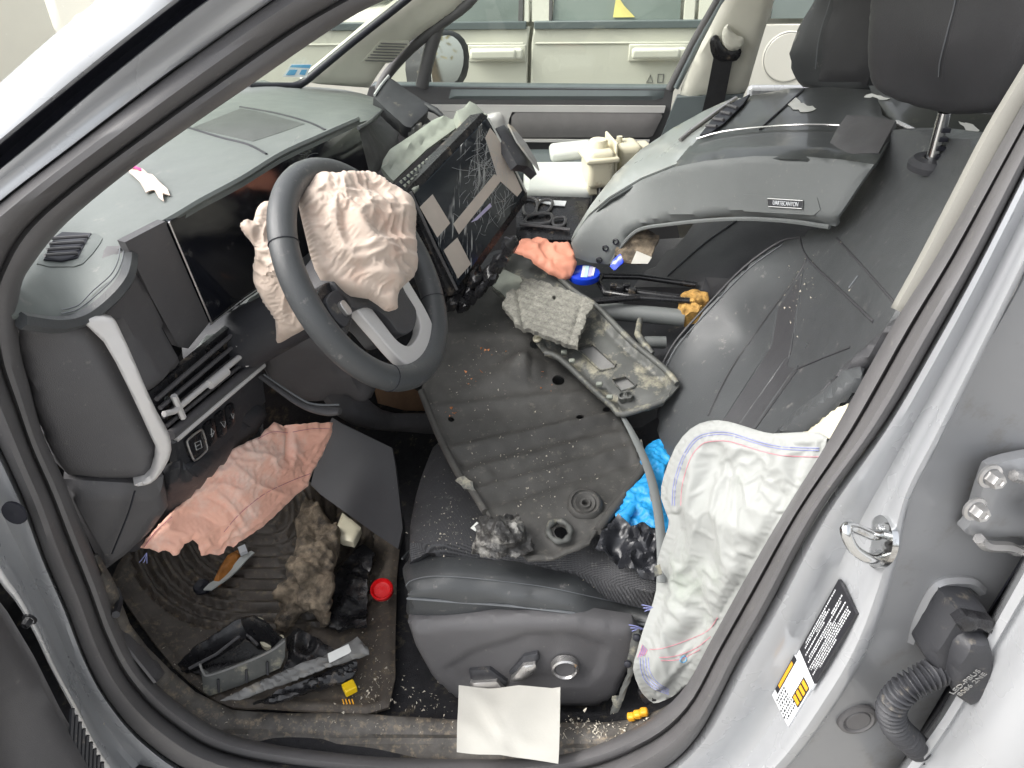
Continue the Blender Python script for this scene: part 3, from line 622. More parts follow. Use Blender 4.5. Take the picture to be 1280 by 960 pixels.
def wsheet(name, pts, m, parent, th, h, bv=.006, hole=None):
    """plate lying in the wheel's plane"""
    o_ = smooth(pts, 4, True); v2 = [Vector((float(a), float(b))) for a, b in o_]; n = len(v2); ed = [(i, (i+1) % n) for i in range(n)]
    if hole is not None:
        ho = smooth(hole, 4, True); k = len(v2); v2 += [Vector((float(a), float(b))) for a, b in ho]; ed += [(k+i, k+(i+1) % len(ho)) for i in range(len(ho))]
    vo, eo, fo, *_ = delaunay_2d_cdt(v2, ed, [], 0, 1e-6); vp = np.array([(a[0], a[1]) for a in vo]); F = [f for f in fo]
    cc = np.array([vp[list(f)].mean(0) for f in F]); kp_ = inside(cc, o_)
    if hole is not None: kp_ &= ~inside(cc, ho)
    F = [f for f, k in zip(F, kp_) if k]; N = len(vp)
    v = [wp(a, b, h) for a, b in vp]+[wp(a, b, h-th) for a, b in vp]
    def ori(f): 
        a, b, c = (np.array(v[i]) for i in f[:3]); return f if np.dot(np.cross(b-a, c-a), WN) > 0 else f[::-1]
    F = [tuple(ori(f)) for f in F]; ec = {(f[i], f[(i+1) % len(f)]): 1 for f in F for i in range(len(f))}
    faces = F+[tuple(i+N for i in f[::-1]) for f in F]+[(b, a, a+N, b+N) for (a, b) in ec if (b, a) not in ec]
    o = link(name, v, faces, m, parent, True, 40); return bevel(o, bv, 3) if bv else o
wsheet('lower_spoke', [(.082,-.015),(.055,-.02),(.050,-.06),(.046,-.10),(.024,-.122),(-.024,-.122),(-.046,-.10),(-.050,-.06),(-.055,-.02),(-.082,-.015),(-.078,-.07),(-.070,-.12),(-.050,-.155),(-.025,-.166),(.025,-.166),(.050,-.155),(.070,-.12),(.078,-.07)], 'silver_plastic', sw, .018, .006, .004)
wsheet('hub', [(.10,.03),(.06,.055),(0,.062),(-.06,.055),(-.10,.03),(-.10,-.01),(-.06,-.03),(-.042,-.06),(-.036,-.095),(0,-.108),(.036,-.095),(.042,-.06),(.06,-.03),(.10,-.01)], 'leather_dark', sw, .07, .012, .012)
for s_ in (1, -1):
    wsheet('side_spoke', [(s_*.09,.035),(s_*.155,.03),(s_*.155,-.03),(s_*.09,-.015)], 'black_gloss', sw, .022, .004, .003)
    wsheet('button_pad', [(s_*.10,.022),(s_*.14,.022),(s_*.14,-.018),(s_*.10,-.010)], 'plastic_dark', sw, .012, .012, .002)
    wsheet('thumb_switch', [(s_*.112,.008),(s_*.124,.008),(s_*.124,-.010),(s_*.112,-.010)], 'satin_metal', sw, .01, .018, .002)
# column shroud, stalks
colp = [WC-WN*d for d in (.05, .09, .16, .26, .36)]
tube('steering_column', colp, [.036, .042, .046, .05, .052], 'plastic_dark', CAR, 20, sm=3)
cs = Surf([(330,440,.46),(400,440,.50),(450,480,.56),(430,520,.60),(350,490,.52)])
sheet('column_shroud', [(326,430),(345,415),(400,425),(440,462),(470,498),(452,512),(420,500),(396,512),(350,498),(330,470)], cs, 'plastic', CAR, .02, 10, rnd=(10, .02), sm=2)
le = Surf([(327,470,.42),(420,515,.46),(380,505,.44),(350,460,.42)])
ls = tube('column_lever', [U(326,470,Y=.45), U(345,484,Y=.44), U(368,500,Y=.43), U(390,510,Y=.42), U(412,514,Y=.42), U(425,514,Y=.42)], [.007, .008, .009, .012, .014, .010], 'plastic', CAR, 12, sm=4, flat=((0, .35, 1), .55))
line('lever_edge', Surf([(327,470,.435),(425,514,.405),(380,520,.41)]), [(330,468),(370,495),(392,505),(424,506)], .0016, 'stitch', ls, .0)
kb = U(318, 398, Y=.46); ka = np.array([.75, -.55, .35])
stl = lathe('light_stalk', kb-ka*.05, ka, [(.012, -.05), (.012, 0), (.024, .01), (.026, .03), (.024, .045), (.018, .05), (.015, .046), (0, .046)], 'plastic_dark', CAR, 26)
lathe('stalk_ring', kb-ka*.004, ka, [(.019, 0), (.0195, .004), (.016, .005), (.016, .002)], 'satin_metal', stl, 26)

# ------------------------------------------------------------------ driver's seat
CU = Surf([(505,735,.30),(520,690,None,.645),(600,690,None,.65),(810,722,None,.65),(560,545,None,.645),(700,530,None,.655),(830,600,None,.66),(506,640,None,.62),(540,540,None,.62),(620,620,None,.645)])
seat = sheet('driver_seat', [(500,740),(499,700),(503,660),(512,615),(527,570),(550,535),(610,515),(720,515),(840,590),(850,690),(815,732),(720,706),(640,694),(560,687),(525,692)], CU, 'perforated', CAR, .05, 14, rnd=(16, .02), sm=2)
BO = Surf([(515,690,.345),(560,682,.345),(640,688,.35),(720,700,.36),(805,724,.37),(503,710,.29),(560,702,.285),(640,708,.285),(720,720,.29),(818,745,.31),(505,737,.245),(545,725,.247),(640,734,.25),(730,749,.252),(815,768,.26),(508,749,.235),(560,753,.232),(640,759,.232),(730,769,.235),(812,783,.24),(513,782,.25),(640,776,.25),(795,792,.25)])
bo = sheet('cushion_bolster', [(500,712),(505,697),(520,686),(560,681),(640,688),(720,700),(805,722),(818,738),(820,768),(812,786),(795,793),(720,780),(640,777),(560,781),(512,784),(505,755)], BO, 'leather', seat, .03, 9, rnd=(9, .012), sm=2,
           disp=lambda x, y, d: -.004*np.exp(-((y-np.interp(x, [505,545,600,680,760,815], [738,725,728,738,755,767]))/2.2)**2)-.005*np.exp(-((y-np.interp(x, [508,600,700,810], [749,757,766,782]))/2.2)**2))
line('stitching', BO, [(508,733),(516,726),(545,721),(600,724),(680,734),(760,751),(814,764)], .0008, 'stitch', bo, .002)
line('piping', BO, [(508,749),(560,753),(640,759),(730,769),(810,782)], .0022, 'stitch', bo, -.002)
line('piping', BO, [(503,700),(520,686),(560,681),(640,688),(720,700),(800,721)], .0022, 'leather', bo, .002)
SPn = Surf([(510,783,.215),(640,773,.215),(795,790,.22),(560,875,.205),(765,885,.205),(640,830,.200)])
def rec(x, y, d):
    q = dist(np.stack([x, y], 1), [(553,836),(590,812),(632,800),(660,790),(724,792),(760,806),(752,840),(735,857),(575,859)]); i_ = inside(np.stack([x, y], 1), [(553,836),(590,812),(632,800),(660,790),(724,792),(760,806),(752,840),(735,857),(575,859)])
    return np.where(i_, -.006*np.clip(q/5, 0, 1), 0)
spn = sheet('side_panel', [(507,784),(560,780),(650,774),(726,776),(792,787),(802,803),(792,832),(770,878),(742,890),(640,887),(568,880),(538,852),(518,816)], SPn, 'plastic', seat, .02, 6, rnd=(12, .014), disp=rec)
def pad(name, pts, h, m='satin_metal', th=.012, p=None, s_=SPn, r=(3, .003)): return sheet(name, pts, s_, m, p or seat, th, 4, off=h, rnd=r)
pad('switch_base', [(586,838),(612,836),(634,852),(632,862),(592,861)], .004, 'plastic_dark'); pad('seat_switch', [(589,848),(622,846),(631,856),(629,859),(592,858)], .013)
pad('switch_base', [(636,842),(655,820),(672,816),(675,823),(660,842)], .004, 'plastic_dark'); pad('seat_switch', [(639,845),(654,826),(669,824),(671,831),(655,844)], .014)
kn_o = SPn.at(706., 833, -.004); kn_n = SPn.normal(706., 833)
lathe('lumbar_switch', kn_o, kn_n, [(.0235, 0), (.0225, .012), (.0195, .014), (.0175, .011), (.0165, .007), (0, .008)], 'satin_metal', seat, 36)
lathe('lumbar_pad', kn_o, kn_n, [(.0168, .0085), (.0160, .0105), (.006, .0095), (0, .0095)], 'plastic', seat, 30)
# backrest
BK = Surf([(815,510,.60),(822,465,.68),(840,425,.71),(880,378,.73),(930,325,.74),(985,293,.73),(1060,245,.68),(1105,170,.66),(1180,185,.50),(1230,190,.36),(1165,330,.27),(1115,402,.25),(1050,540,.24),(870,640,.36),(960,600,.28),(960,470,.50),(1000,400,.52),(1040,340,.52),(930,420,.64),(905,520,.46)])
bk = sheet('backrest', [(815,560),(812,515),(817,472),(836,428),(878,374),(930,320),(985,288),(1030,262),(1070,215),(1096,160),(1130,152),(1180,160),(1240,182),(1230,230),(1195,300),(1150,370),(1112,425),(1085,480),(1062,545),(1000,640),(900,680),(830,640)], BK, 'leather', seat, .05, 12, rnd=(14, .03), sm=2)
bkf = lambda l, r=.0018, m='leather_dark', o_=.0: line('seam', BK, l, r, m, bk, o_)
bkf([(822,470),(842,430),(880,386),(930,334),(975,302),(1000,297)], .0022); bkf([(826,474),(846,434),(884,390),(934,338),(978,306)], .0010, 'stitch', .001)
bkf([(1000,297),(1009,322),(1050,362),(1092,402)], .0024); bkf([(1009,322),(997,345),(960,395),(915,460),(885,520)], .0022)
bkf([(1046,298),(1080,335),(1118,378)], .0020); bkf([(1062,360),(1073,345)], .0012, 'stitch', .001)
for l in ([(971,383),(964,430),(953,448),(903,526)], [(1004,337),(988,440),(980,452),(925,530)], [(998,458),(986,472),(942,536)]): bkf(l, .0026, 'leather', -.0008)
bkf([(997,461),(1030,447),(1063,434)], .0016)
ins = sheet('perforated_insert', [(903,528),(950,458),(966,432),(974,385),(1002,345),(990,438),(984,458),(998,462),(945,536),(925,545)], BK, 'leather_dark', bk, .002, 8, off=.0012)
sbz = Surf([(965,540,.235),(1085,455,.215),(1040,548,.19),(1060,400+60,.21)])
sheet('side_bolster', [(960,548),(985,522),(1030,492),(1090,455),(1082,490),(1056,512),(1010,545)], sbz, 'leather', bk, .03, 7, rnd=(9, .02))
sheet('dark_fabric_flap', [(1000,510),(1050,455),(1118,392),(1128,405),(1090,450),(1040,485)], [(1000,510,.25),(1118,392,.235),(1090,450,.22)], 'leather_dark', bk, .02, 9, rnd=(6, .01))  # strip of dark fabric above the side bolster
sheet('torn_cover', jag([(1000,543),(1030,520),(1060,503),(1058,520),(1046,545),(1020,550)], 3, 1.2, 5), [(1000,543,.215),(1060,503,.19),(1040,548,.185)], 'cream_plastic', bk, .003, 6)
# headrest
HD = Surf([(1080,60,.56),(1095,115,.55),(1180,140,.48),(1260,120,.38),(1180,60,.44),(1290,40,.34),(1180,-20,.46),(1075,-20,.58)])
hr = sheet('headrest', [(1078,-60),(1073,0),(1069,60),(1073,104),(1090,128),(1140,148),(1185,156),(1228,154),(1256,144),(1276,105),(1296,40),(1314,-60)], HD, 'leather_dark', seat, .12, 9, rnd=(26, .035), sm=2)
line('seam', HD, [(1206,-50),(1200,0),(1190,40),(1181,75),(1178,100)], .0024, 'leather_dark', hr, -.002)
line('stitching', HD, [(1201,-50),(1195,0),(1185,40),(1176,75),(1174,95)], .0009, 'stitch', hr, .0012)
hp0, hp1 = U(1164, 203, Y=.505), U(1181, 140, Y=.50)
po = tube('headrest_post', [hp0, hp1], .0085, 'chrome', seat, 14)
for t in (.15, .32, .5, .68): c_ = hp0*(1-t)+hp1*t; box('notch', c_+np.array([.004, -.003, 0]), (.012, .016, .006), 'black_gap', po, bv=.001)
lathe('headrest_collar', U(1164, 205, Y=.508), hp1-hp0, [(.030, -.006), (.030, .002), (.024, .009), (.012, .010), (.0095, .006)], 'plastic_dark', seat, 28)

# ------------------------------------------------------------------ passenger's seat
PB_ = Surf([(800,345,1.06),(860,285,1.16),(940,240,1.2),(1010,130,1.30),(1090,130,1.2),(1010,300,1.0),(900,340,.95)])
ps = sheet('passenger_seat', [(770,365),(800,330),(850,280),(900,225),(950,160),(1000,112),(1090,105),(1150,130),(1110,240),(1010,330),(900,360),(820,375)], PB_, 'leather_dark', CAR, .08, 14, rnd=(20, .04), sm=2)
line('seam', PB_, [(835,345),(880,305),(930,270),(960,250)], .0022, 'leather', ps, .002)
sheet('cushion', [(720,330),(760,290),(860,285),(900,340),(840,372),(740,370)], [(720,340,None,.72),(860,290,None,.74),(880,370,None,.72)], 'leather_dark', ps, .06, 16, rnd=(14, .03))
PH = Surf([(985,70,1.32),(1010,108,1.30),(1085,105,1.2),(1020,10,1.3),(1095,0,1.2)])
phr = sheet('headrest', [(1022,-60),(1014,-5),(1000,18),(988,42),(980,68),(984,96),(998,114),(1040,120),(1082,118),(1096,60),(1096,-60)], PH, 'leather', ps, .12, 7, rnd=(14, .035), sm=2)
sheet('headrest_shaded_side', [(1052,-60),(1040,0),(1026,45),(1022,80),(1021,106),(1082,107),(1098,60),(1098,-60)], PH, 'leather_dark', phr, .10, 12, off=.006, rnd=(6, .01))  # darker leather stands for the shaded part, the lighter one for the lit
line('stitching', PH, [(1050,-50),(1040,0),(1026,45),(1021,85)], .0012, 'stitch', phr, .007)

rs_ = sheet('rear_seat', [(1085,70),(1140,55),(1330,60),(1340,260),(1200,230),(1100,190)], [(1090,80,1.35),(1320,80,1.0),(1300,220,.85),(1100,190,1.25)], 'leather_dark', CAR, .08, 22, rnd=(18, .04))
line('seam', Surf([(1090,80,1.35),(1320,80,1.0),(1300,220,.85),(1100,190,1.25)]), [(1110,150),(1180,160),(1280,175)], .003, 'stitch', rs_, .002)
# ------------------------------------------------------------------ passenger's door, pillars, windscreen
def flat(Y): return Surf([(400,0,Y),(900,0,Y),(600,250,Y)])
D1, D2, D3, D4 = flat(1.600), flat(1.592), flat(1.585), flat(1.615)
pd = sheet('passenger_door', [(462,108),(842,112),(838,140),(830,200),(850,300),(880,390),(400,390),(420,240)], D1, 'plastic', CAR, .06, 25)
sheet('belt_rail', [(464,108),(836,111),(834,124),(818,129),(600,128),(468,123)], D2, 'door_grey', pd, .04, 14, rnd=(6, .012))
sheet('silver_strip', [(470,131),(832,133),(830,141),(470,139)], D3, 'silver_plastic', pd, .01, 25)
sheet('silver_panel', [(528,140),(640,140),(636,150),(634,182),(606,182),(560,176)], D3, 'silver_plastic', pd, .01, 14)
sheet('door_insert', [(646,139),(826,140),(828,146),(816,170),(811,172),(645,172),(639,166),(639,146)], D3, 'door_insert', pd, .012, 14, off=.004, rnd=(4, .006))
sheet('silver_strip', [(640,174),(812,175),(811,178),(640,177)], D3, 'silver_plastic', pd, .01, 25, off=.004)
hd_ = sheet('inner_handle', [(606,145),(624,140),(630,150),(629,170),(612,168),(606,158)], D3, 'silver_plastic', pd, .012, 6, off=.014, rnd=(5, .01), sm=2)
sheet('armrest', [(640,180),(812,180),(806,196),(790,206),(660,205),(640,196)], [(640,180,1.57),(812,180,1.57),(720,206,1.50)], 'door_grey', pd, .05, 14, rnd=(8, .02))
sheet('air_vent_side', [(505,160),(560,150),(566,176),(512,184)], [(505,160,1.46),(566,150,1.46),(540,184,1.44)], 'grey_plastic', pd, .02, 10)
for k in range(4): line('slat', Surf([(505,160,1.452),(566,150,1.452),(540,184,1.432)]), [(506+k, 163+k*6), (563+k, 155+k*6)], .004, 'plastic_dark', pd, .0, 0)
# window frame
def bar(pts, r, m, parent, n='window_frame', sm=3, fl=None): return tube(n, [P3(p) for p in pts], r, m, parent, 8, sm=sm)
bar([(610,-30,1.56),(585,4,1.57),(548,32,1.59),(512,62,1.60),(485,92,1.60),(474,112,1.60)], .014, 'rubber', pd)
bar([(548,30,1.60),(538,62,1.60),(527,108,1.60)], .018, 'rubber', pd, 'window_divider', 0)
bar([(912,-30,1.56),(897,2,1.57),(868,52,1.59),(837,112,1.60)], .012, 'rubber', pd)
bar([(918,-30,1.55),(903,2,1.56),(874,52,1.58),(845,110,1.59)], .008, 'door_grey', pd)
sheet('window_glass', [(480,108),(515,62),(550,32),(590,2),(610,-40),(915,-40),(895,0),(866,52),(835,111)], [(480,108,1.63),(835,110,1.63),(600,-20,1.60),(900,-20,1.60)], 'clear_glass', pd, .003, 60)
# mirror outside
mr = Surf([(545,75,1.95),(585,60,2.062),(545,104,1.93)])
mh = sheet('door_mirror', [(535,58),(545,41),(560,37),(577,42),(588,58),(589,84),(581,104),(562,111),(537,110)], mr, 'plastic_dark', pd, .10, 6, rnd=(6, .012), sm=2)
sheet('mirror_glass', [(539,62),(546,48),(560,44),(571,50),(578,63),(578,82),(571,100),(559,105),(540,104)], [(545,75,1.945),(585,60,2.057),(545,104,1.925)], 'mirror', mh, .003, 10, off=.003, sm=2)
# passenger's windscreen pillar, centre pillar
PAp = Surf([(507,0,1.52),(377,104,1.42),(466,110,1.52),(593,0,1.56),(487,77,1.55),(450,60,1.48)])
pp = sheet('windscreen_pillar', [(560,-45),(507,0),(474,26),(441,52),(408,79),(377,104),(400,108),(430,110),(464,112),(474,96),(487,78),(510,58),(534,40),(565,20),(593,0),(640,-45)], PAp, 'headliner', CAR, .02, 10, rnd=(8, .012))
gsr = sheet('tweeter_grille', [(452,77),(474,52),(480,50),(511,51),(512,55),(490,77),(484,79)], PAp, 'headliner', pp, .003, 6, off=.003, rnd=(2, .0015))
for k in range(7): line('slat', PAp, [(456+k*3.2, 75-k*3.6), (490+k*3.0, 76-k*3.6)], .0016, 'grey_plastic', gsr, .0035, 0)
tube('windscreen_edge', [P3(p) for p in ((560,-45,1.50),(507,0,1.50),(441,52,1.45),(400,86,1.42),(374,106,1.40),(350,108,1.36),(310,108,1.28))], .010, 'black_gap', CAR, 8, sm=3)
PBp = Surf([(850,120,1.58),(905,0,1.54),(968,0,1.52),(935,112,1.55),(900,60,1.53)])
bp_ = sheet('centre_pillar', [(922,-40),(905,0),(876,55),(850,116),(848,130),(930,122),(936,110),(952,55),(968,0),(980,-40)], PBp, 'headliner', CAR, .03, 9, rnd=(7, .014))
sheet('pillar_lower', [(846,122),(930,118),(920,150),(880,175),(830,200),(815,200)], [(846,122,1.57),(930,118,1.55),(830,200,1.58)], 'door_grey', bp_, .03, 12)
bz = sheet('belt_guide', [(888,52),(892,44),(898,44),(903,54),(912,60),(922,58),(926,62),(920,72),(905,74),(893,70)], PBp, 'black_gloss', bp_, .012, 4, off=.022, rnd=(3, .004), sm=2)
sheet('guide_cover', [(905,34),(910,30),(914,38),(922,44),(928,46),(926,56),(914,60),(906,56),(902,46)], PBp, 'headliner', bp_, .016, 4, off=.034, rnd=(4, .008), sm=2)
sheet('seat_belt', [(893,66),(916,66),(908,110),(900,150),(872,160),(884,112)], PBp, 'belt', CAR, .002, 8, off=.02)
# windscreen glass and permit sticker
WS = Surf([(560,-60,1.50),(377,104,1.40),(310,108,1.22),(300,-60,.70),(200,130,.85)])
ws = sheet('windscreen', [(560,-60),(500,2),(440,50),(375,103),(310,106),(230,150),(150,200),(200,80),(300,-60)], WS, 'clear_glass', CAR, .004, 40)
sk = Surf([(358,98,1.30),(392,80,1.33),(385,96,1.32)])
s1 = sheet('permit_sticker', [(353,96),(364,80),(390,80),(383,97)], sk, 'label_white', ws, .001, 10)
sheet('sticker_band', [(362,84),(365,81),(389,81),(387,85)], sk, 'sticker_blue', s1, .0006, 10, off=.001)
sheet('sticker_field', [(357,94),(362,87),(372,87),(368,94)], sk, 'sticker_blue', s1, .0006, 10, off=.001)
sheet('sticker_field', [(374,93),(377,87),(384,87),(381,94)], sk, 'sticker_blue', s1, .0006, 10, off=.001)
# centre console
CO = Surf([(640,340,None,.77),(860,380,None,.77),(840,470,None,.74),(640,470,None,.70),(720,300,None,.76)])
co = sheet('centre_console', [(560,330),(620,300),(740,285),(800,330),(900,350),(900,420),(850,490),(800,520),(700,520),(600,420)], CO, 'plastic_dark', CAR, .3, 25, off=-.03)
tube('console_rail', [U(738,392,Z=.80), U(770,390,Z=.80), U(820,394,Z=.80), U(856,398,Z=.80)], .019, 'cladding', co, 14)
tube('console_rail', [U(806,428,Z=.76), U(832,428,Z=.76)], .013, 'cladding', co, 12)
for l in ([(752,345),(800,346),(870,356)], [(752,345),(748,352),(756,366),(800,372),(862,376)], [(770,360),(800,366),(850,372)], [(730,378),(762,375),(800,372)]):
    tube('bin_frame', [U(a, b, Z=.835) for a, b in l], .007, 'black_gloss', co, 8)
for q in ((767,358),(775,361),(783,358),(790,364)): box('bin_latch', U(q[0], q[1], Z=.842), (.016, .014, .014), 'black_gloss', co, bv=.002)
# roof: side rails, header and an unseen roof made opaque to shade the interior
for ys, zz in ((.30, 0), (1.50, 0)):
    tube('roof_rail', [(-.72, ys-.06 if ys < 1 else ys+.06, 1.30), (-.45, ys-.03 if ys < 1 else ys+.03, 1.47), (-.15, ys, 1.57), (.3, ys, 1.64), (.8, ys, 1.66), (1.5, ys, 1.64)] if ys > 1 else [(-.15, ys, 1.54), (.05, ys, 1.61), (.3, ys, 1.65), (.8, ys, 1.67), (1.5, ys, 1.65)], .03, 'silver_paint', CAR, 10, sm=4)
tube('windscreen_header', [(-.12, .30, 1.60), (-.16, .6, 1.64), (-.17, .9, 1.65), (-.16, 1.2, 1.64), (-.12, 1.50, 1.60)], .03, 'headliner', CAR, 10, sm=4)
loft('roof_skin', [[(x, .30, 1.66+dz), (x, .6, 1.705+dz), (x, .9, 1.715+dz), (x, 1.2, 1.705+dz), (x, 1.50, 1.66+dz)] for x, dz in ((-.14, -.03), (.2, .0), (.7, .015), (1.5, .0))], 'silver_paint', CAR, .004, 3, 20)
loft('headlining', [[(x, .31, 1.645+dz), (x, .6, 1.685+dz), (x, .9, 1.695+dz), (x, 1.2, 1.685+dz), (x, 1.49, 1.645+dz)] for x, dz in ((-.12, -.03), (.2, .0), (.7, .015), (1.48, .0))], 'headliner', CAR, .004, 3, 20)
# outer shell beyond the frame: wings, bonnet, sill, rear door skin, wheels
box('front_wing', (-1.45, .03, .74), (1.30, .05, .62), 'silver_paint', CAR, bv=.02); box('front_wing', (-1.45, 1.74, .74), (1.50, .05, .62), 'silver_paint', CAR, bv=.02)
box('bonnet', (-1.50, .88, 1.03), (1.20, 1.66, .05), 'silver_paint', CAR, bv=.022, seg=3); box('front_bumper', (-2.12, .88, .66), (.08, 1.70, .50), 'silver_paint', CAR, bv=.03)
box('sill_skin', (.42, .055, .27), (2.4, .09, .10), 'plastic_dark', CAR, bv=.02); box('rear_door_skin', (1.10, -.012, .74), (1.06, .03, .66), 'silver_paint', CAR, bv=.012)
box('rear_door_skin', (1.10, 1.73, .74), (1.30, .03, .66), 'silver_paint', CAR, bv=.012); box('rear_panel', (1.66, .87, .74), (.05, 1.70, .70), 'silver_paint', CAR, bv=.015)
tube('rear_pillar', [(1.60, .05, 1.05), (1.52, .30, 1.64)], .05, 'silver_paint', CAR, 12); tube('rear_pillar', [(1.60, 1.68, 1.05), (1.52, 1.50, 1.64)], .05, 'silver_paint', CAR, 12)
for x_ in (-1.45,):
    for y_, s_ in ((.0, -1), (1.76, 1)):
        wh = lathe('wheel', (x_, y_+.0, .35), (0, s_, 0), [(.34, -.2), (.36, -.02), (.34, .0), (.25, .01), (.24, -.03), (.05, -.01), (0, -.01)], 'rubber', CAR, 30)
        lathe('rim', (x_, y_-.004*s_, .35), (0, s_, 0), [(.24, 0), (.235, .012), (.19, -.02), (.06, .0), (0, .0)], 'satin_metal', wh, 28)
# ------------------------------------------------------------------ white car parked alongside
NC = thing('parked_car', 'white car parked alongside, seen through the passenger window', 'car')
NY = 2.72
def nslab(name, pts, m, parent, th=.03, bv=.006, dy=0., holes=()):
    """panel of the parked car's flank: (x, z) outline at the flank, facing us"""
    v2 = [Vector(p) for p in pts]; n = len(v2); ed = [(i, (i+1) % n) for i in range(n)]; hs2 = []
    for h in holes:
        k = len(v2); v2 += [Vector(p) for p in h]; ed += [(k+i, k+(i+1) % len(h)) for i in range(len(h))]
    vo, eo, fo, *_ = delaunay_2d_cdt(v2, ed, [], 0, 1e-6); vp = np.array([(a[0], a[1]) for a in vo]); F = [tuple(f) for f in fo]
    cc = np.array([vp[list(f)].mean(0) for f in F]); kp_ = inside(cc, np.array(pts, float))
    for h in holes: kp_ &= ~inside(cc, np.array(h, float))
    F = [f for f, k in zip(F, kp_) if k]; N = len(vp)
    def sec(z): return NY+dy+.05*max(0, .95-z)*0+.22*max(0, z-1.10)
    v = [(a, sec(b), b) for a, b in vp]+[(a, sec(b)+th, b) for a, b in vp]
    F = [f if np.cross(vp[f[1]]-vp[f[0]], vp[f[2]]-vp[f[0]]) > 0 else f[::-1] for f in F]
    ec = {(f[i], f[(i+1) % 3]): 1 for f in F for i in range(3)}
    o = link(name, v, F+[tuple(i+N for i in f[::-1]) for f in F]+[(b, a, a+N, b+N) for (a, b) in ec if (b, a) not in ec], m, parent, True, 30)
    return bevel(o, bv, 2) if bv else o
xs = U(663, 45, Y=NY)[0]
def nx(px): return float(U(px, 50, Y=NY)[0])
def nz(py): return float(U(700, py, Y=NY)[2])
zb, zw, zt = nz(33), nz(54), 1.72
XF, XS, XR = nx(300), nx(660), nx(905)
body2 = box('body', (.1, NY+.95, .72), (4.7, 1.74, .82), 'white_paint', NC, bv=.08, seg=4)
box('cabin', (.55, NY+1.0, 1.40), (2.9, 1.35, .62), 'tinted_window', NC, bv=.06, seg=3)
box('bonnet', (-1.62, NY+.93, 1.12), (1.5, 1.62, .30), 'white_paint', NC, bv=.09, seg=4)
box('roof', (.55, NY+1.0, 1.745), (3.0, 1.45, .06), 'white_paint', NC, bv=.025, seg=3)
fd = nslab('front_door', [(XF,.38),(XS-.02,.38),(XS,zw),(XS+.01,zb),(XF,zb)], 'white_paint', NC)
rdo = nslab('rear_door', [(XS-.006,.38),(XR,.38),(XR+.05,.75),(XR+.05,zb),(XS+.024,zb),(XS+.014,zw)], 'white_paint', NC)
nslab('front_wing', [(-2.2,.42),(XF-.014,.38),(XF-.014,zb),(-2.2,.98)], 'white_paint', NC)
nslab('rear_quarter', [(XR+.064,.75),(XR+.2,.80),(2.4,.6),(2.4,zb),(XR+.064,zb)], 'white_paint', NC)
for d, a, b in ((fd, XF, XS), (rdo, XS+.02, XR+.05)):
    tube('waist_crease', [(a+.01, NY-.002, zw), (b-.02, NY-.002, zw)], .004, 'white_paint', d, 8)
    box('belt_moulding', ((a+b)/2, NY-.002, zb+.006), (b-a-.01, .02, .03), 'door_grey', d, bv=.004)
    hx = b-(.12 if d is fd else .22)
    hx = nx(621) if d is fd else nx(824)
    hb = box('handle_recess', (hx, NY-.002, nz(66)), (.235, .012, .066), 'white_paint', d, bv=.005)
    hn = box('handle', (hx-.012, NY-.035, nz(65)), (.19, .03, .042), 'white_paint', d, bv=.012, seg=3)
    box('handle_end', (hx+.088, NY-.028, nz(65)), (.04, .03, .042), 'white_paint', d, bv=.01, seg=3)
def ny(z): return NY+.22*max(0, z-1.10)+.004
for nm, a, b in (('front_window', nx(520), nx(652)), ('rear_window', nx(690), nx(848)), ('quarter_window', nx(960), nx(1200))):
    nslab(nm, [(a,zb+.02),(b,zb+.02),(b-.01,zt-.05),(a+.05,zt-.05)], 'tinted_window', NC, .01, .0, .012)
for nm, a, b in (('door_pillar', nx(655), nx(662)), ('door_pillar', nx(665), nx(686)), ('door_pillar', nx(852), nx(866)), ('door_pillar', nx(870), nx(955))):
    nslab(nm, [(a,zb+.015),(b,zb+.015),(b,zt),(a,zt)], 'white_paint', NC, .03, .004)
nslab('window_rubber', [(nx(648),zb+.02),(nx(654),zb+.02),(nx(660),zt-.05),(nx(654),zt-.05)], 'rubber', NC, .02, .002, -.003)
nslab('window_rubber', [(nx(686),zb+.02),(nx(690),zb+.02),(nx(692),zt-.05),(nx(687),zt-.05)], 'rubber', NC, .02, .002, -.003)
nslab('sun_shade', [(nx(765),zb+.03),(nx(792),zb+.03),(nx(778),zb+.07),(nx(768),zb+.11)], 'straw_yellow', NC, .004, .0, .006)
lathe('fuel_flap', (nx(988), NY-.001, nz(73)), (0, -1, 0), [(.098, -.004), (.098, .0), (.093, .002), (.091, .0), (.088, .003), (0, .003)], 'white_paint', NC, 40)
lathe('fuel_flap_gap', (nx(988), NY-.002, nz(73)), (0, -1, 0), [(.0935, .0015), (.0915, .0018)], 'grey_plastic', NC, 40)
# recycling-like print low on the rear door
prt = [[(nx(812),nz(103)),(nx(816),nz(94)),(nx(820),nz(103))], [(nx(826),nz(93)),(nx(833),nz(93)),(nx(833),nz(103)),(nx(826),nz(103))]]
for q in prt: tube('printed_mark', [(a, NY-.002, b) for a, b in q], .0025, 'grey_plastic', rdo, 6, closed=True)
for x_ in (-1.45, 1.55):
    wh = lathe('wheel', (x_, NY+.02, .36), (0, -1, 0), [(.36, -.22), (.37, -.02), (.35, .0), (.25, .01), (.24, -.03), (.05, -.01), (0, -.01)], 'rubber', NC, 32)
    lathe('rim', (x_, NY+.015, .36), (0, -1, 0), [(.24, 0), (.235, .012), (.19, -.02), (.06, .0), (0, .0)], 'satin_metal', wh, 28)
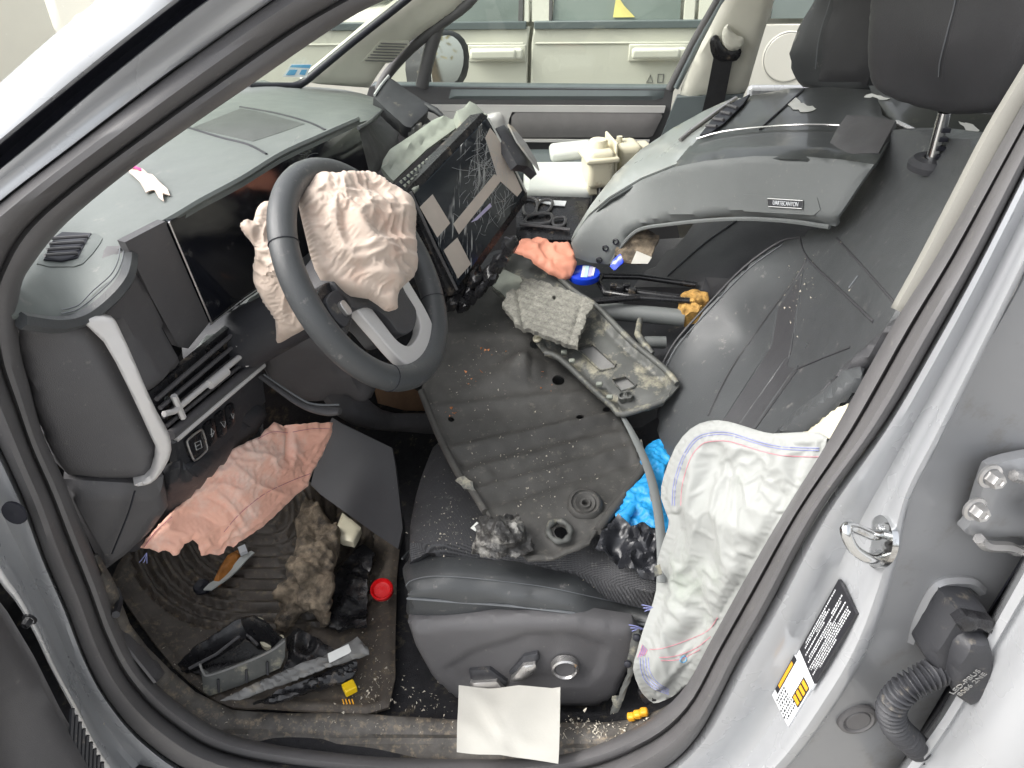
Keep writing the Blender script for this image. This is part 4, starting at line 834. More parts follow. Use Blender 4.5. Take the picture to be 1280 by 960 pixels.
# white van in front of the open door
VN = thing('white_van', 'white van parked ahead beyond the windscreen pillar', 'van')
vc = U(20, 20, Y=1.6)
vd = (vc-CAM)/np.linalg.norm((vc-CAM)[:2]); c_ = CAM+vd*6.2
fx = np.array([vd[1], -vd[0], 0]); fx /= np.linalg.norm(fx); fy = np.array([-fx[1], fx[0], 0.])
ax3 = np.array([fx, fy, [0, 0, 1]])
cb = np.array([c_[0], c_[1], 1.1])+fy*1.0
box('body', cb, (5.0, 1.9, 1.9), 'white_paint', VN, ax3, .12, 4)
for s_ in (-1.25, .55): box('panel', cb-fy*.955+fx*s_, (1.7, .02, 1.45), 'white_paint', VN, ax3, .01)
for s_ in (-.36, 1.45): box('panel_gap', cb-fy*.952+fx*s_, (.012, .012, 1.5), 'brown_box', VN, ax3, .003)
for s_ in (-1.6, 1.6): lathe('wheel', cb+fx*s_-fy*.97+np.array([0, 0, -.75]), -fy, [(.33, -.2), (.35, -.02), (.33, 0), (.22, .01), (.2, -.02), (0, -.02)], 'rubber', VN, 28)

# ------------------------------------------------------------------ trees behind, seen in the door mirror and windscreen
def tree(x, y, h, seed, leafm, label):
    rn = random.Random(seed); t = thing('tree', label, 'tree', 'trees at the edge of the yard')
    tr = tube('trunk', [(x, y, -.1), (x+.1, y, h*.3), (x-.05, y+.1, h*.6), (x, y, h*.85)], [h*.035, h*.028, h*.018, h*.006], 'bark', t, 8, sm=3)
    for k in range(6):
        a = rn.uniform(0, 6.3); z0 = h*rn.uniform(.35, .65); l = h*rn.uniform(.2, .35)
        tube('limb', [(x, y, z0), (x+l*.5*math.cos(a), y+l*.5*math.sin(a), z0+l*.4), (x+l*math.cos(a), y+l*math.sin(a), z0+l*.6)], [h*.013, h*.008, h*.003], 'bark', tr, 6, sm=2)
    v = []; f = []
    cl = [(x+rn.gauss(0, h*.17), y+rn.gauss(0, h*.17), h*rn.uniform(.4, .98), h*rn.uniform(.07, .15)) for _ in range(24)]
    for i in range(2600):
        c = rn.choice(cl); p = np.array([c[0]+rn.gauss(0, c[3]*.6), c[1]+rn.gauss(0, c[3]*.6), c[2]+rn.gauss(0, c[3]*.5)]); s_ = rn.uniform(.04, .09)*h/6
        a, b = np.random.RandomState(i+seed*9999).normal(size=(2, 3)); a *= s_/np.linalg.norm(a); b *= s_*.6/np.linalg.norm(b); k = len(v)
        v += [p-a, p+b, p+a, p-b]; f.append((k, k+1, k+2, k+3))
    link('crown', v, f, leafm, t, False)
for i, (x, y, h) in enumerate(((12, .6, 5.2), (15, 2.0, 6.5), (16, -1.0, 5.8), (-5, 12, 4.5), (17, 7, 6))):
    tree(x, y, h, i+3, ('leaf', 'leaf_gold')[i % 2], ('green tree nearest behind the cars, reflected in the door mirror', 'tall golden tree beside the nearest green tree in the mirror', 'green tree farthest behind the car, straight back', 'low golden tree beyond the front of the parked white car', 'tall green tree far behind the tail of the white car')[i])
# ------------------------------------------------------------------ dry reeds ahead of the windscreen
def reeds():
    rn = random.Random(2); v = []; f = []
    for i in range(900):
        x = rn.uniform(-2.7, -1.25); y = rn.uniform(1.95, 2.5); h = rn.uniform(.55, 1.0)*(1-.25*(x+2.7)/1.45); a = rn.uniform(-.25, .25); k = len(v); wd = .012
        v += [(x-wd, y, 0), (x+wd, y, 0), (x+a*.5+wd, y+a*.3, h*.6), (x+a*.5-wd, y+a*.3, h*.6), (x+a*1.4, y+a, h)]; f += [(k, k+1, k+2, k+3), (k+3, k+2, k+4)]
    o = link('reeds', v, f, 'straw', None, False); o['kind'] = 'stuff'; o['label'] = 'dry straw coloured reeds seen through the windscreen'
reeds()
# ------------------------------------------------------------------ loose and torn things inside the car
# deflated steering wheel airbag
AB = thing('steering_wheel_airbag', 'deflated cream airbag crumpled over the steering wheel', 'airbag')
o1 = [(384,222),(399,212),(430,212),(461,209),(478,216),(500,232),(517,245),(523,267),(523,302),(525,329),(522,344),(504,362),(502,382),(495,387),(485,387),(463,373),(430,368),(401,350),(389,322),(384,302),(373,249),(374,238)]
s1_ = Surf([(384,222,.44),(461,210,.50),(523,268,.49),(525,330,.43),(490,386,.34),(430,368,.325),(401,350,.33),(386,310,.345),(374,240,.41),(450,290,.385),(480,330,.37)])
fade = lambda f, w_: (lambda x, y, d: f(x, y, d)*np.clip(d/w_, 0, 1))
cr1 = fade(addf(crumple(11, ((64, .015, (.8, 2.4)), (30, .0095, (.6, 2.2)), (14, .0038, (1.2, 2.)), (6, .0011, (.2, 1.4)))), wob(3, .003, 80)), 20)
cr1 = lambda x, y, d: crumple(11, ((52, .014, (.8, 2.)), (26, .006, (.5, 1.7)), (12, .0015, (1.1, 1.5))))(x, y)*np.clip(d/7, 0, 1)
sheet('bag', o1, s1_, 'airbag_nylon', AB, .002, 2., disp=cr1, rnd=(9, .010), sm=2, angle=80, cloth=(.19, 200, .16, .0))
o2 = [(298,284),(303,276),(310,273),(318,275),(322,262),(328,253),(338,250),(352,262),(368,300),(376,340),(384,380),(385,402),(380,414),(361,424),(346,432),(341,428),(339,402),(324,380),(313,354),(312,333),(314,311),(304,297)]
s2_ = Surf([(298,284,.40),(338,250,.44),(313,345,.40),(346,432,.37),(385,400,.37),(370,310,.42),(340,340,.375)])
cr2 = fade(addf(crumple(23, ((40, .012, (1.2, 2.6)), (20, .007, (1.3, 2.)), (9, .0022, (1.1, 1.5)))), wob(8, .004, 60)), 10)
cr2 = lambda x, y, d: crumple(23, ((34, .006, (1.2, 2.4)), (16, .003, (1.3, 2.))))(x, y)*np.clip(d/10, 0, 1)
sheet('bag_tail', o2, s2_, 'airbag_nylon', AB, .002, 2., disp=cr2, rnd=(8, .010), sm=2, angle=80, cloth=(.16, 160, .12, .0))
# knee airbag
kb_o = [(174,684),(186,670),(206,649),(244,613),(270,586),(295,559),(310,552),(326,545),(336,534),(343,528),(362,536),(367,531),(390,529),(417,528),(413,545),(407,560),(398,578),(390,590),(385,607),(368,621),(352,636),(340,647),(329,658),(303,675),(292,684),(284,683),(280,692),(274,695),(262,692),(253,695),(249,682),(241,675),(230,680),(224,692),(216,695),(208,688),(198,690),(186,686)]
ks = Surf([(174,684,.20),(244,613,.29),(295,559,.37),(343,528,.46),(417,528,.55),(390,590,.49),(340,647,.38),(275,694,.28),(210,690,.21),(300,620,.33)])
kf0 = addf(crumple(31, ((70, .015, (-.75, 2.4)), (34, .007, (-.6, 1.8)), (15, .0028, (.7, 1.4)))), wob(5, .004, 90))
kf = addf(kf0, lambda x, y, d: -.014*np.exp(-((x-360+(y-560)*.1)/3.5)**2)*(y < 572))
KA = thing('knee_airbag', 'deflated peach airbag hanging below the dashboard above the floor mat', 'airbag')
kf = lambda x, y, d: crumple(31, ((60, .006, (-.75, 2.2)), (28, .003, (.7, 1.6))))(x, y)*np.clip(d/10, 0, 1)-.016*np.exp(-((x-360+(y-560)*.1)/3.5)**2)*(y < 572)
kbag = sheet('bag', jag(kb_o, 5, .9, 5), ks, 'airbag_peach', KA, .002, 2.8, disp=kf, angle=80, cloth=(.09, 170, .14, .0))
for l in ([(280,665),(300,642),(330,618),(360,603),(388,592)], [(322,549),(340,540),(360,541)], [(366,540),(390,536),(412,536)], [(180,684),(195,664),(215,646)]):
    sewn('stitching', kbag, l, .0006, 'thread_red', KA)
for k in range(3): line('thread', ks, [(184,690),(178+k*3,698+k*2),(174+k*5,702)], .0007, 'thread_blue', KA, .004, 3, 4)
# side airbag from the driver's seat
so_ = [(826,622),(830,594),(844,559),(863,536),(886,526),(910,527),(943,537),(966,542),(1006,540),(1034,546),(1022,585),(995,640),(955,705),(925,755),(905,790),(888,820),(872,840),(854,860),(840,871),(829,876),(817,879),(806,870),(799,860),(791,836),(796,815),(803,790),(812,765),(820,738),(822,700),(832,668),(836,650)]
ss_ = Surf([(830,600,.275),(890,530,.285),(1015,545,.20),(965,660,.15),(800,830,.155),(870,835,.14),(825,740,.21),(885,700,.185),(930,600,.215),(820,875,.15)])
sf0 = addf(crumple(41, ((120, .013, (1.1, 2.6)), (55, .009, (1.9, 2.)), (24, .0030, (1.2, 2.)))), wob(6, .005, 110))
sf = lambda x, y, d: sf0(x, y, d)*np.clip((d-12)/16, .12, 1)+.005*np.exp(-((d-12)/5)**2)*(y < 640)
SA = thing('side_airbag', 'deflated white side airbag draped beside the driver seat', 'airbag')
sf = lambda x, y, d: crumple(41, ((80, .014, (1.1, 2.2)), (36, .007, (1.9, 2.)), (16, .002, (1.3, 1.6))))(x, y)*np.clip((d-14)/12, 0, 1)+.004*np.exp(-((d-12)/5)**2)*(y < 640)
sbag = sheet('bag', so_, ss_, 'airbag_white', SA, .002, 3., disp=sf, sm=2, angle=80, cloth=(.08, 190, .20, .0))
def onbag(l, r, m, n='stitching'): return sewn(n, sbag, l, r*.75, m, SA)
for dx, m in ((0, 'thread_blue'), (3, 'thread_blue'), (11, 'thread_red')):
    onbag([(840+dx,632),(842+dx,605),(852+dx,573),(868+dx*.7,549+dx*.7),(888,541+dx),(912,541+dx),(945,551+dx),(975,558+dx),(1010,560+dx),(1024,560+dx)], .0008, m)
for k in range(4): onbag([(800+k*3.5,822),(801+k*3.5,836),(806+k*3.5,850-k),(818+k*2,861-k*2),(836,868-k*2)], .0008, 'thread_blue')
for l in ([(812,812),(830,810),(860,800),(885,788),(897,772)], [(824,822),(845,820),(870,810),(888,796)], [(826,826),(850,824),(875,812)]): onbag(l, .0007, 'thread_red')
onbag([(852,822),(856,820),(858,825),(854,828),(850,826),(852,822)], .0010, 'sticker_blue', 'printed_mark')
for k in range(7): onbag([(797+k*1.4,822-k*.5),(800+k*1.3,815),(803+k,806+k)], .0008, ('thread_red', 'thread_blue')[k % 2])
for q0 in ((790,785),(806,760)):
    for k in range(3): tube('thread', [U(q0[0]+16, q0[1]+2, Y=.2), U(q0[0]+6, q0[1]-2+k*2, Y=.2), U(q0[0]-4+k*2, q0[1]-4+k*4, Y=.2)], .0009, 'thread_blue', SA, 5, sm=3)
# orange bag on the passenger side
oo = [(644,310),(651,299),(674,297),(689,302),(711,302),(716,312),(721,328),(716,344),(703,349),(688,340),(668,326)]
os_ = Surf([(644,310,.93),(674,297,.99),(711,302,.98),(720,328,.94),(703,349,.89),(668,326,.91)])
tag(sheet('passenger_airbag', jag(oo, 8, .8, 5), os_, 'airbag_orange', None, .005, 3, disp=crumple(51, ((30, .006, (.8, 1.6)), (13, .003, (.4, 1.5)))), rnd=(4, .006), angle=80, cloth=(.14, 120, .10, .0001)), 'crumpled orange airbag lying between broken screen and torn wing panel', 'airbag')

# broken centre screen unit
CS = thing('broken_screen_unit', 'torn out centre touchscreen unit with cracked glass and beige labels', 'screen')
fs = Surf([(517,243,.80),(609,146,1.02),(571,360,.80)])
sheet('housing', [(510,240),(516,232),(606,140),(614,146),(662,240),(662,250),(580,366),(566,370),(558,352)], fs, 'black_gloss', CS, .035, 12, off=-.004, rnd=(3, .004))
gl = sheet('cracked_glass', [(518,243),(608,149),(656,241),(572,358)], fs, 'cracked_screen', CS, .004, 20, off=.001)
for q in ([(524,259),(540,243),(562,279),(546,297)], [(554,313),(571,297),(588,330),(572,348)], [(566,280),(617,218),(628,223),(573,293)]):
    sheet('label_strip', q, fs, 'tape', gl, .0006, 10, off=.0018)
sheet('label_strip', [(588,278),(612,254),(614,258),(596,275)], fs, 'lilac', gl, .0006, 10, off=.0018)
sheet('clear_film', [(606,172),(612,160),(622,172),(652,238),(646,246),(622,224)], fs, 'tape', gl, .0005, 8, off=.0016)
rn = random.Random(12)
for k in range(190):
    if k < 130: x, y = rn.gauss(612, 16), rn.gauss(195, 22)
    else: x, y = rn.gauss(615, 22), rn.gauss(255, 20)
    a = rn.gauss(1.9, .7); L_ = rn.uniform(6, 26)
    pts = [(x, y), (x+.5*L_*math.cos(a)+rn.uniform(-2, 2), y+.5*L_*math.sin(a)+rn.uniform(-2, 2)), (x+L_*math.cos(a), y+L_*math.sin(a))]
    if inside(np.array(pts), [(520,243),(608,152),(654,241),(572,356)]).all(): line('scratch', fs, pts, .00026, 'white_mark', gl, .0016, 3, 4)
line('edge', fs, [(609,147),(634,193),(657,240)], .0022, 'white_plastic', CS, .002, 0)
line('edge', fs, [(512,240),(542,306),(570,362)], .003, 'plastic', CS, .003, 0)
tp = Surf([(478,208,.86),(541,148,1.10),(580,149,1.12),(497,228,.83)])
sheet('top_plate', [(476,212),(479,200),(487,187),(520,165),(541,150),(548,147),(577,148),(578,154),(534,186),(492,226)], tp, 'greenish_grey', CS, .006, 7, disp=lambda x, y, d: .006*np.exp(-(((x-510)*.62+(y-184)*.78)/3.)**2)-.004*np.exp(-(((x-512)*.62+(y-190)*.78)/3.)**2))
gb = Surf([(498,230,.815),(584,158,1.06),(512,242,.805)])
sheet('grille_backing', [(496,228),(583,155),(600,150),(606,145),(516,242),(508,240)], gb, 'black_gap', CS, .006, 12, off=-.004)
gt = None
for r_ in range(2):
    for k in range(19):
        t = k/18.; px = 501+r_*5+t*(584-501); py = 228.5+r_*4.5-t*70
        fa = frame_at(gb, px, py); u = gb.base(px+8, py-6.7)-gb.base(px, py); u /= np.linalg.norm(u); w_ = np.cross(fa[2], u)
        c_ = gb.at(px, py, .002); hh = .006; q = [c_-u*.0032-w_*.0035, c_+u*.0032-w_*.0035, c_+u*.0032+w_*.0035, c_-u*.0032+w_*.0035, c_+fa[2]*hh]
        link('tooth', q, [(0,1,4),(1,2,4),(2,3,4),(3,0,4),(3,2,1,0)], 'grey_plastic' if False else 'greenish_grey', CS, False)
tube('trim_rail', [gb.at(515., 241, .003), gb.at(560., 197, .003), gb.at(598., 157, .003), gb.at(606., 146, .003)], .006, 'greenish_grey', CS, 8)
sheet('end_bracket', [(572,136),(580,133),(588,124),(596,128),(606,138),(609,146),(590,160),(578,156)], [(572,136,1.08),(596,128,1.14),(590,160,1.04)], 'greenish_grey', CS, .02, 6, rnd=(3, .005))
sheet('torn_bracket', [(622,158),(632,154),(638,160),(654,180),(666,200),(673,216),(662,206),(648,204),(640,190)], [(622,158,1.04),(640,160,1.08),(673,216,1.02)], 'plastic_dark', CS, .02, 6, rnd=(3, .005))
sheet('torn_bracket_edge', [(634,156),(640,160),(657,181),(669,202),(673,214),(660,198),(645,178)], [(622,158,1.035),(640,160,1.07),(673,216,1.01)], 'grey_plastic', CS, .004, 6, off=.004)
for k, (x, y, r_) in enumerate(((570,368,.012),(582,372,.014),(592,362,.012),(604,350,.012),(616,338,.013),(598,340,.010),(626,322,.012),(640,300,.012))):
    sheet('broken_clip', jag(smooth([(x-9,y-4),(x+1,y-9),(x+9,y-3),(x+7,y+7),(x-4,y+8)], 2, True), k, 1.6, 3), [(x-9,y,.80+.004*k),(x+9,y-4,.83+.004*k),(x,y+8,.79+.004*k)], 'black_gloss', CS, .02, 3.2, disp=wob(k, .006, 12), rnd=(3, .006))
# loose black cover on the dashboard end
tb = Surf([(467,120,1.22),(486,93,1.32),(537,130,1.25)])
tc_ = sheet('black_trim_cover', jag([(467,120),(486,94),(500,104),(537,129),(536,136),(514,158),(508,157)], 9, .6, 6), tb, 'plastic_dark', None, .03, 8, rnd=(3, .004)); tag(tc_, 'loose black plastic cover leaning on the passenger end of dashboard', 'trim piece')
tube('prong', [tb.at(532., 128, -.01), tb.at(545., 136, -.005), tb.at(556., 143, -.01)], [.010, .008, .005], 'plastic_dark', tc_, 8)
line('torn_edge', tb, [(468,119),(476,107),(486,95)], .0035, 'white_mark', tc_, .0)
for q in ((524,150),(516,155)): box('tab', tb.at(float(q[0]), q[1], -.02), (.016, .02, .02), 'grey_plastic', tc_, bv=.002)

# undertray lying over seat and console
UT = Surf([(660,700,None,.700),(736,682,None,.700),(804,586,None,.705),(572,593,None,.700),(527,492,None,.725),(560,375,None,.785),(690,400,None,.79),(765,500,None,.73),(640,540,None,.712)])
rn = random.Random(31)
def trelief(x, y, d):
    h = .018*np.exp(-(((x-655)/24)**2+((y-462)/18)**2)**2)
    t = np.clip((x-540)/110, 0, 1); ax_ = 505-(x-540)*.38
    h += .014*t*np.exp(-((y-ax_)/(5+12*t))**2)*(x < 662)*(x > 540)
    for i, (y0, sl, a) in enumerate(((420,.02,.003),(500,-.10,.0035),(545,-.22,.005),(560,-.24,-.004),(600,-.28,.004),(618,-.28,-.003),(575,-.25,.004))): h += 1.8*a*np.exp(-((y-(y0+sl*(x-650)))/5.)**2)*np.clip(d/12, 0, 1)
    for cx, cy, r_, a in ((698,668,15,.008),(730,637,30,.007),(610,595,8,.004),(654,456,9,.006)): h += a*np.exp(-(((x-cx)/r_)**2+((y-cy)/(r_*.8))**2)**2)
    return h+.006*np.exp(-((d-3)/4)**2)+wob(9, .0022, 70)(x, y)+wob(4, .0012, 22)(x, y)
def ell(cx, cy, rx, ry, n=14, a=0): return [(cx+rx*math.cos(t)*math.cos(a)-ry*math.sin(t)*math.sin(a), cy+rx*math.cos(t)*math.sin(a)+ry*math.sin(t)*math.cos(a)) for t in np.linspace(0, 2*math.pi, n, endpoint=False)]
TR = thing('undertray', 'dirty black plastic undertray lying across the driver seat and console', 'undertray')
hl = [ell(564,524,4,3.6),ell(698,475,8,6.6),ell(725,524,5.4,4.6),ell(668,430,6,5),ell(758,513,4.6,4),ell(701,668,8.5,8.5,12,.6),ell(637,397,4,3)]
sheet('panel', jag([(527,492),(536,450),(546,410),(552,385),(570,362),(620,345),(690,380),(745,470),(785,540),(804,586),(792,605),(759,649),(745,668),(736,682),(690,700),(661,702),(625,668),(607,643),(590,615),(574,596),(548,545)], 4, .8, 7), UT, 'undertray', TR, .004, 4.2, disp=trelief, holes=hl, angle=60)
tube('left_rim', [UT.at(float(a), b, .006) for a, b in ((527,492),(548,545),(574,596),(590,615),(607,643))], .007, 'undertray', TR, 8, sm=3)
tube('right_rim', [UT.at(float(a), b, .006) for a, b in ((804,588),(792,606),(759,650),(747,667))], .008, 'undertray', TR, 8, sm=3)
sheet('torn_tab', jag([(568,600),(580,594),(590,602),(594,614),(580,610)], 6, 1.2, 5), [(568,600,None,.712),(592,600,None,.72),(590,614,None,.71)], 'bracket_plastic', TR, .004, 4)
lathe('rivet', UT.at(654., 457, .012), UT.normal(654., 457), [(.016, 0), (.016, .002), (.013, .003), (.012, .001), (.005, .002), (.004, .006), (0, .006)], 'grey_plastic', TR, 24)
gr_o = UT.at(731., 637, .010); gr_n = UT.normal(731., 637)
gr_n = gr_n*.9+np.array([0, -.3, 0]); gr_n /= np.linalg.norm(gr_n)
tag(lathe('rubber_bush', gr_o, gr_n, [(.027, -.014), (.030, -.004), (.030, .004), (.026, .010), (.0235, .012), (.0215, .008), (.0185, .007), (.0165, .010), (.013, .008), (.010, .006), (.0085, .010), (.006, .010), (.0045, .006), (.004, -.004), (0, -.004)], 'undertray', None, 40), 'round ribbed rubber bush sitting near the tray corner', 'bush')
hr_ = thing('torn_hole_ring', 'x', 'x'); bpy.data.objects.remove(hr_)
tube('hole_ring', [UT.at(float(a), b, .009) for a, b in ell(699,669,14,12.5,22,.5)], [.005+.0015*math.sin(k*1.7) for k in range(22)], 'bracket_plastic', TR, 8, closed=True)

# torn bracket panel with windows on top of the tray
BRK = thing('torn_bracket_panel', 'long grey torn plastic bracket with two rectangular windows on the undertray', 'bracket')
bs_ = Surf([(612,345,None,.84),(715,365,None,.845),(850,484,None,.80),(780,523,None,.762),(680,430,None,.80)])
w1 = [(722,437),(741,431),(770,457),(768,461),(752,464),(749,463)]; w2 = [(765,476),(782,471),(795,482),(793,485),(777,490)]
sheet('panel', jag([(612,345),(640,322),(664,316),(715,364),(745,384),(790,430),(832,464),(849,484),(828,508),(780,523),(742,491),(700,452),(682,446),(671,432),(676,424),(690,424),(650,398),(616,364)], 14, .7, 6), bs_, 'bracket_plastic', BRK, .005, 4.5, holes=[w1, w2], disp=addf(wob(5, .003, 40), lambda x, y, d: .010*np.exp(-((d-2)/4)**2)-.004*np.exp(-((d-11)/4)**2)))
for q in ([(716,436),(741,427),(775,458),(752,469)], [(760,476),(783,467),(799,483),(776,494)]): sheet('window_pane', q, bs_, 'grey_plastic', BRK, .002, 8, off=-.006)
for q in (w1, w2): line('window_rim', bs_, q, .0018, 'bracket_plastic', BRK, .003, 0, 6, True)
line('rail', bs_, [(664,318),(715,366),(745,386),(790,431),(831,465),(847,484)], .006, 'bracket_plastic', BRK, .010, 3, 8)
line('rail', bs_, [(682,446),(700,452),(742,491),(766,512),(780,522),(828,506)], .006, 'bracket_plastic', BRK, .010, 3, 8)
for q in ((716,457),(706,446),(750,486),(763,502)): fa = frame_at(bs_, *map(float, q)); box('clip', bs_.at(float(q[0]), q[1], .014), (.012, .008, .008), 'greenish_grey', BRK, fa, .002)
for q in ((779,499),(786,498)): lathe('boss', bs_.at(float(q[0]), q[1], .0), bs_.normal(float(q[0]), q[1]), [(.009, 0), (.009, .012), (.006, .013), (.005, .006), (0, .006)], 'bracket_plastic', BRK, 16)
sheet('green_flap', [(608,350),(620,334),(650,345),(656,358),(634,372)], [(608,350,None,.86),(650,345,None,.865),(634,372,None,.85)], 'greenish_grey', BRK, .004, 6, disp=wob(3, .004, 20))
tube('white_clip', [bs_.at(671., 430, .02), bs_.at(680., 425, .026), bs_.at(686., 418, .03)], .004, 'cream_plastic', BRK, 8); lathe('clip_head', bs_.at(673., 430, .014), bs_.normal(673., 430), [(.009, 0), (.009, .004), (.005, .006), (0, .005)], 'cream_plastic', BRK, 14)
st_ = tube('hanging_strap', [U(778,520,Z=.765), U(792,545,Z=.755), U(806,575,Z=.75), U(817,610,Z=.745), U(824,650,Z=.735), U(827,690,Z=.72), U(827,728,Z=.70)], [.004, .006, .007, .0075, .0075, .0075, .007], 'cladding', None, 8, sm=5, flat=((0, -.4, 1), .35))
tag(st_, 'thin grey strip hanging from the torn bracket past the blue glove', 'strip')
for k, (px, py) in enumerate(((800,556),(818,618),(823,712))): sheet('strip_tab', [(px-6,py-4),(px+2,py-7),(px+5,py+5),(px-4,py+8)], [(px-6,py,None,.752-.012*k),(px+5,py-4,None,.752-.012*k),(px,py+8,None,.748-.012*k)], 'bracket_plastic', st_, .003, 4)
sk_ = tube('thin_strip', [U(800,392+8,Z=.83), U(797,418,Z=.83), U(806,432,Z=.825), U(816,442,Z=.82)], [.006, .007, .008, .005], 'bracket_plastic', BRK, 8)
# foam block
fo_s = Surf([(655,347,None,.875),(743,377,None,.87),(721,433,None,.838),(642,404,None,.85)])
tag(sheet('foam_pad', jag([(649,356),(656,347),(676,350),(700,360),(722,366),(743,377),(740,384),(734,391),(731,402),(726,412),(721,433),(700,426),(672,414),(643,404),(640,396),(627,380),(634,366)], 2, 1.5, 4), fo_s, 'foam', None, .010, 2.6, disp=addf(wob(2, .0012, 10), lambda x, y, d: .0016*np.sin(((x-640)*-.35+(y-380)*.94)*.9)-.006*np.exp(-((x-649-(y-380)*.2)/2.2)**2)-.004*np.exp(-((x-720+(y-400)*.3)/2.)**2)), rnd=(1.5, .0015), holes=[ell(693,372,2.6,2.6,8)]), 'rough grey foam pad torn at the edges on the plastic bracket', 'foam pad')

# wing panel thrown across the seats
WG = thing('torn_wing_panel', 'torn off dark wing panel with grey wheel arch trim across the seats', 'wing panel')
cl = Surf([(713,303,.95),(760,331,.93),(800,225,.96),(785,292,.92),(940,195,.74),(930,273,.72),(1035,283,.58),(1090,204,.58),(860,204,.85),(860,277,.81)])
clo = [(713,304),(722,287),(735,271),(760,249),(800,225),(840,209),(880,201),(940,195),(1000,195),(1050,199),(1091,205),(1072,232),(1052,262),(1036,283),(985,276),(930,273),(880,275),(830,280),(802,284),(786,293),(770,312),(760,331),(738,329),(719,323)]
ca_ = sheet('arch_trim', clo, cl, 'cladding', WG, .006, 6, rnd=(4, .004), disp=lambda x, y, d: -.012*np.clip((y-np.interp(x, [785,830,930,1035], [284,270,263,272]))/5, 0, 1)*(x > 780))
line('lip', cl, [(762,330),(772,312),(788,293),(803,285),(830,281),(880,276),(930,274),(985,277),(1034,284)], .004, 'cladding', ca_, -.006)
for q in ((757,310),(770,302),(749,325)): lathe('bolt_hole', cl.at(float(q[0]), q[1], .0008), cl.normal(float(q[0]), q[1]), [(.007, -.002), (.007, .002), (.005, .003), (.0045, -.001), (0, -.001)], 'black_gap', ca_, 16)
fe = frame_at(cl, 985., 254)
bp0 = cl.at(985., 254, .001)
sheet('badge_backing', [(930,243),(1022,247),(1026,262),(1018,269),(930,264)], cl, 'grey_plastic' if False else 'cladding', ca_, .002, 8, off=.0015)
u_ = cl.at(1003., 255.5, .004)-cl.at(966., 252.5, .004); u_ /= np.linalg.norm(u_); fe = np.array([u_, np.cross(cl.normal(985., 254), u_), cl.normal(985., 254)])
bd = sheet('badge', [(962,248),(1006,251),(1005,261),(963,258)], cl, 'plastic_dark', ca_, .002, 8, off=.004)
line('badge_frame', cl, [(962,248),(1006,251),(1005,261),(963,258)], .0010, 'satin_metal', bd, .0045, 0, 6, True)
text('lettering', 'UARTECANYON', .0100, cl.at(984.5, 254.6, .0050), fe, 'label_white', bd, .0006, .72)
sk2 = Surf([(713,303,.955),(760,249,.965),(800,225,.965),(860,205,.855),(940,195,.745),(1000,195,.66),(1090,204,.585),(985,107,1.10),(1085,108,1.0),(930,118,1.15),(840,160,1.16),(770,215,1.09),(722,285,.98),(1118,150,.68),(940,160,.93),(1040,160,.80)])
skin = sheet('wing_skin', [(713,302),(735,270),(760,248),(800,224),(840,208),(880,200),(940,194),(1000,194),(1091,204),(1104,180),(1118,150),(1100,140),(1098,118),(1084,108),(1035,105),(985,107),(930,118),(880,138),(840,160),(800,187),(768,217),(738,256),(718,288)], sk2, 'fender_skin', WG, .003, 8, rnd=(4, .006))
sheet('silver_edge_panel', [(713,300),(735,268),(760,246),(800,222),(845,204),(870,178),(905,146),(930,122),(915,122),(880,138),(840,160),(800,187),(768,217),(738,256),(718,288)], sk2, 'fender_silver', WG, .003, 8, off=.003, rnd=(6, .004))
sheet('vent_insert', [(876,172),(893,150),(912,134),(938,121),(930,133),(905,158),(888,170)], sk2, 'black_gap', skin, .004, 6, off=.006)
for t in (.2, .42, .64, .85): line('vent_slat', sk2, [(876+t*42, 170-t*40), (889+t*40, 170-t*36)], .0035, 'plastic', skin, .008, 0)
line('chrome_blade', sk2, [(852,179),(866,167),(894,146),(922,126)], .0045, 'satin_metal', skin, .007, 3)
line('chrome_blade', sk2, [(872,177),(905,168),(960,162),(1010,160),(1050,161)], .0018, 'satin_metal', skin, .006, 3)
line('panel_gap', sk2, [(950,163),(978,137),(1005,112)], .0018, 'black_gap', skin, .002, 3)
sheet('paint_chip', jag([(985,131),(994,121),(1000,130),(1012,133),(1021,138),(1004,140),(990,138)], 3, 1.6, 4), sk2, 'bare_white', skin, .0006, 4, off=.0008+.001)
rp = Surf([(1055,145,.79),(1118,150,.67),(1105,178,.63),(1040,172,.73)])
sheet('rear_flange', [(1058,143),(1080,144),(1119,150),(1110,168),(1098,190),(1060,192),(1036,180),(1046,160)], rp, 'plastic', WG, .004, 8, off=.002, rnd=(3, .003))
tl = Surf([(1085,108,.98),(1250,150,.62),(1230,205,.58),(1120,155,.72)])
tls = sheet('wing_tail', [(1084,104),(1110,103),(1150,112),(1200,126),(1262,150),(1250,205),(1225,208),(1180,186),(1140,163),(1119,152),(1098,140)], tl, 'fender_skin', WG, .003, 9, rnd=(4, .006))
line('tail_edge', tl, [(1121,154),(1150,168),(1190,187),(1230,206)], .004, 'satin_metal', tls, .002)
sheet('paint_chip', jag([(1198,152),(1212,155),(1226,164),(1214,168)], 5, 1.2, 4), tl, 'bare_white', tls, .0006, 4, off=.0016)
sheet('paint_chip', jag([(1080,121),(1090,117),(1112,124),(1104,126),(1092,122),(1082,126)], 6, 1., 4), tl, 'bare_white', tls, .0006, 4, off=.0016)
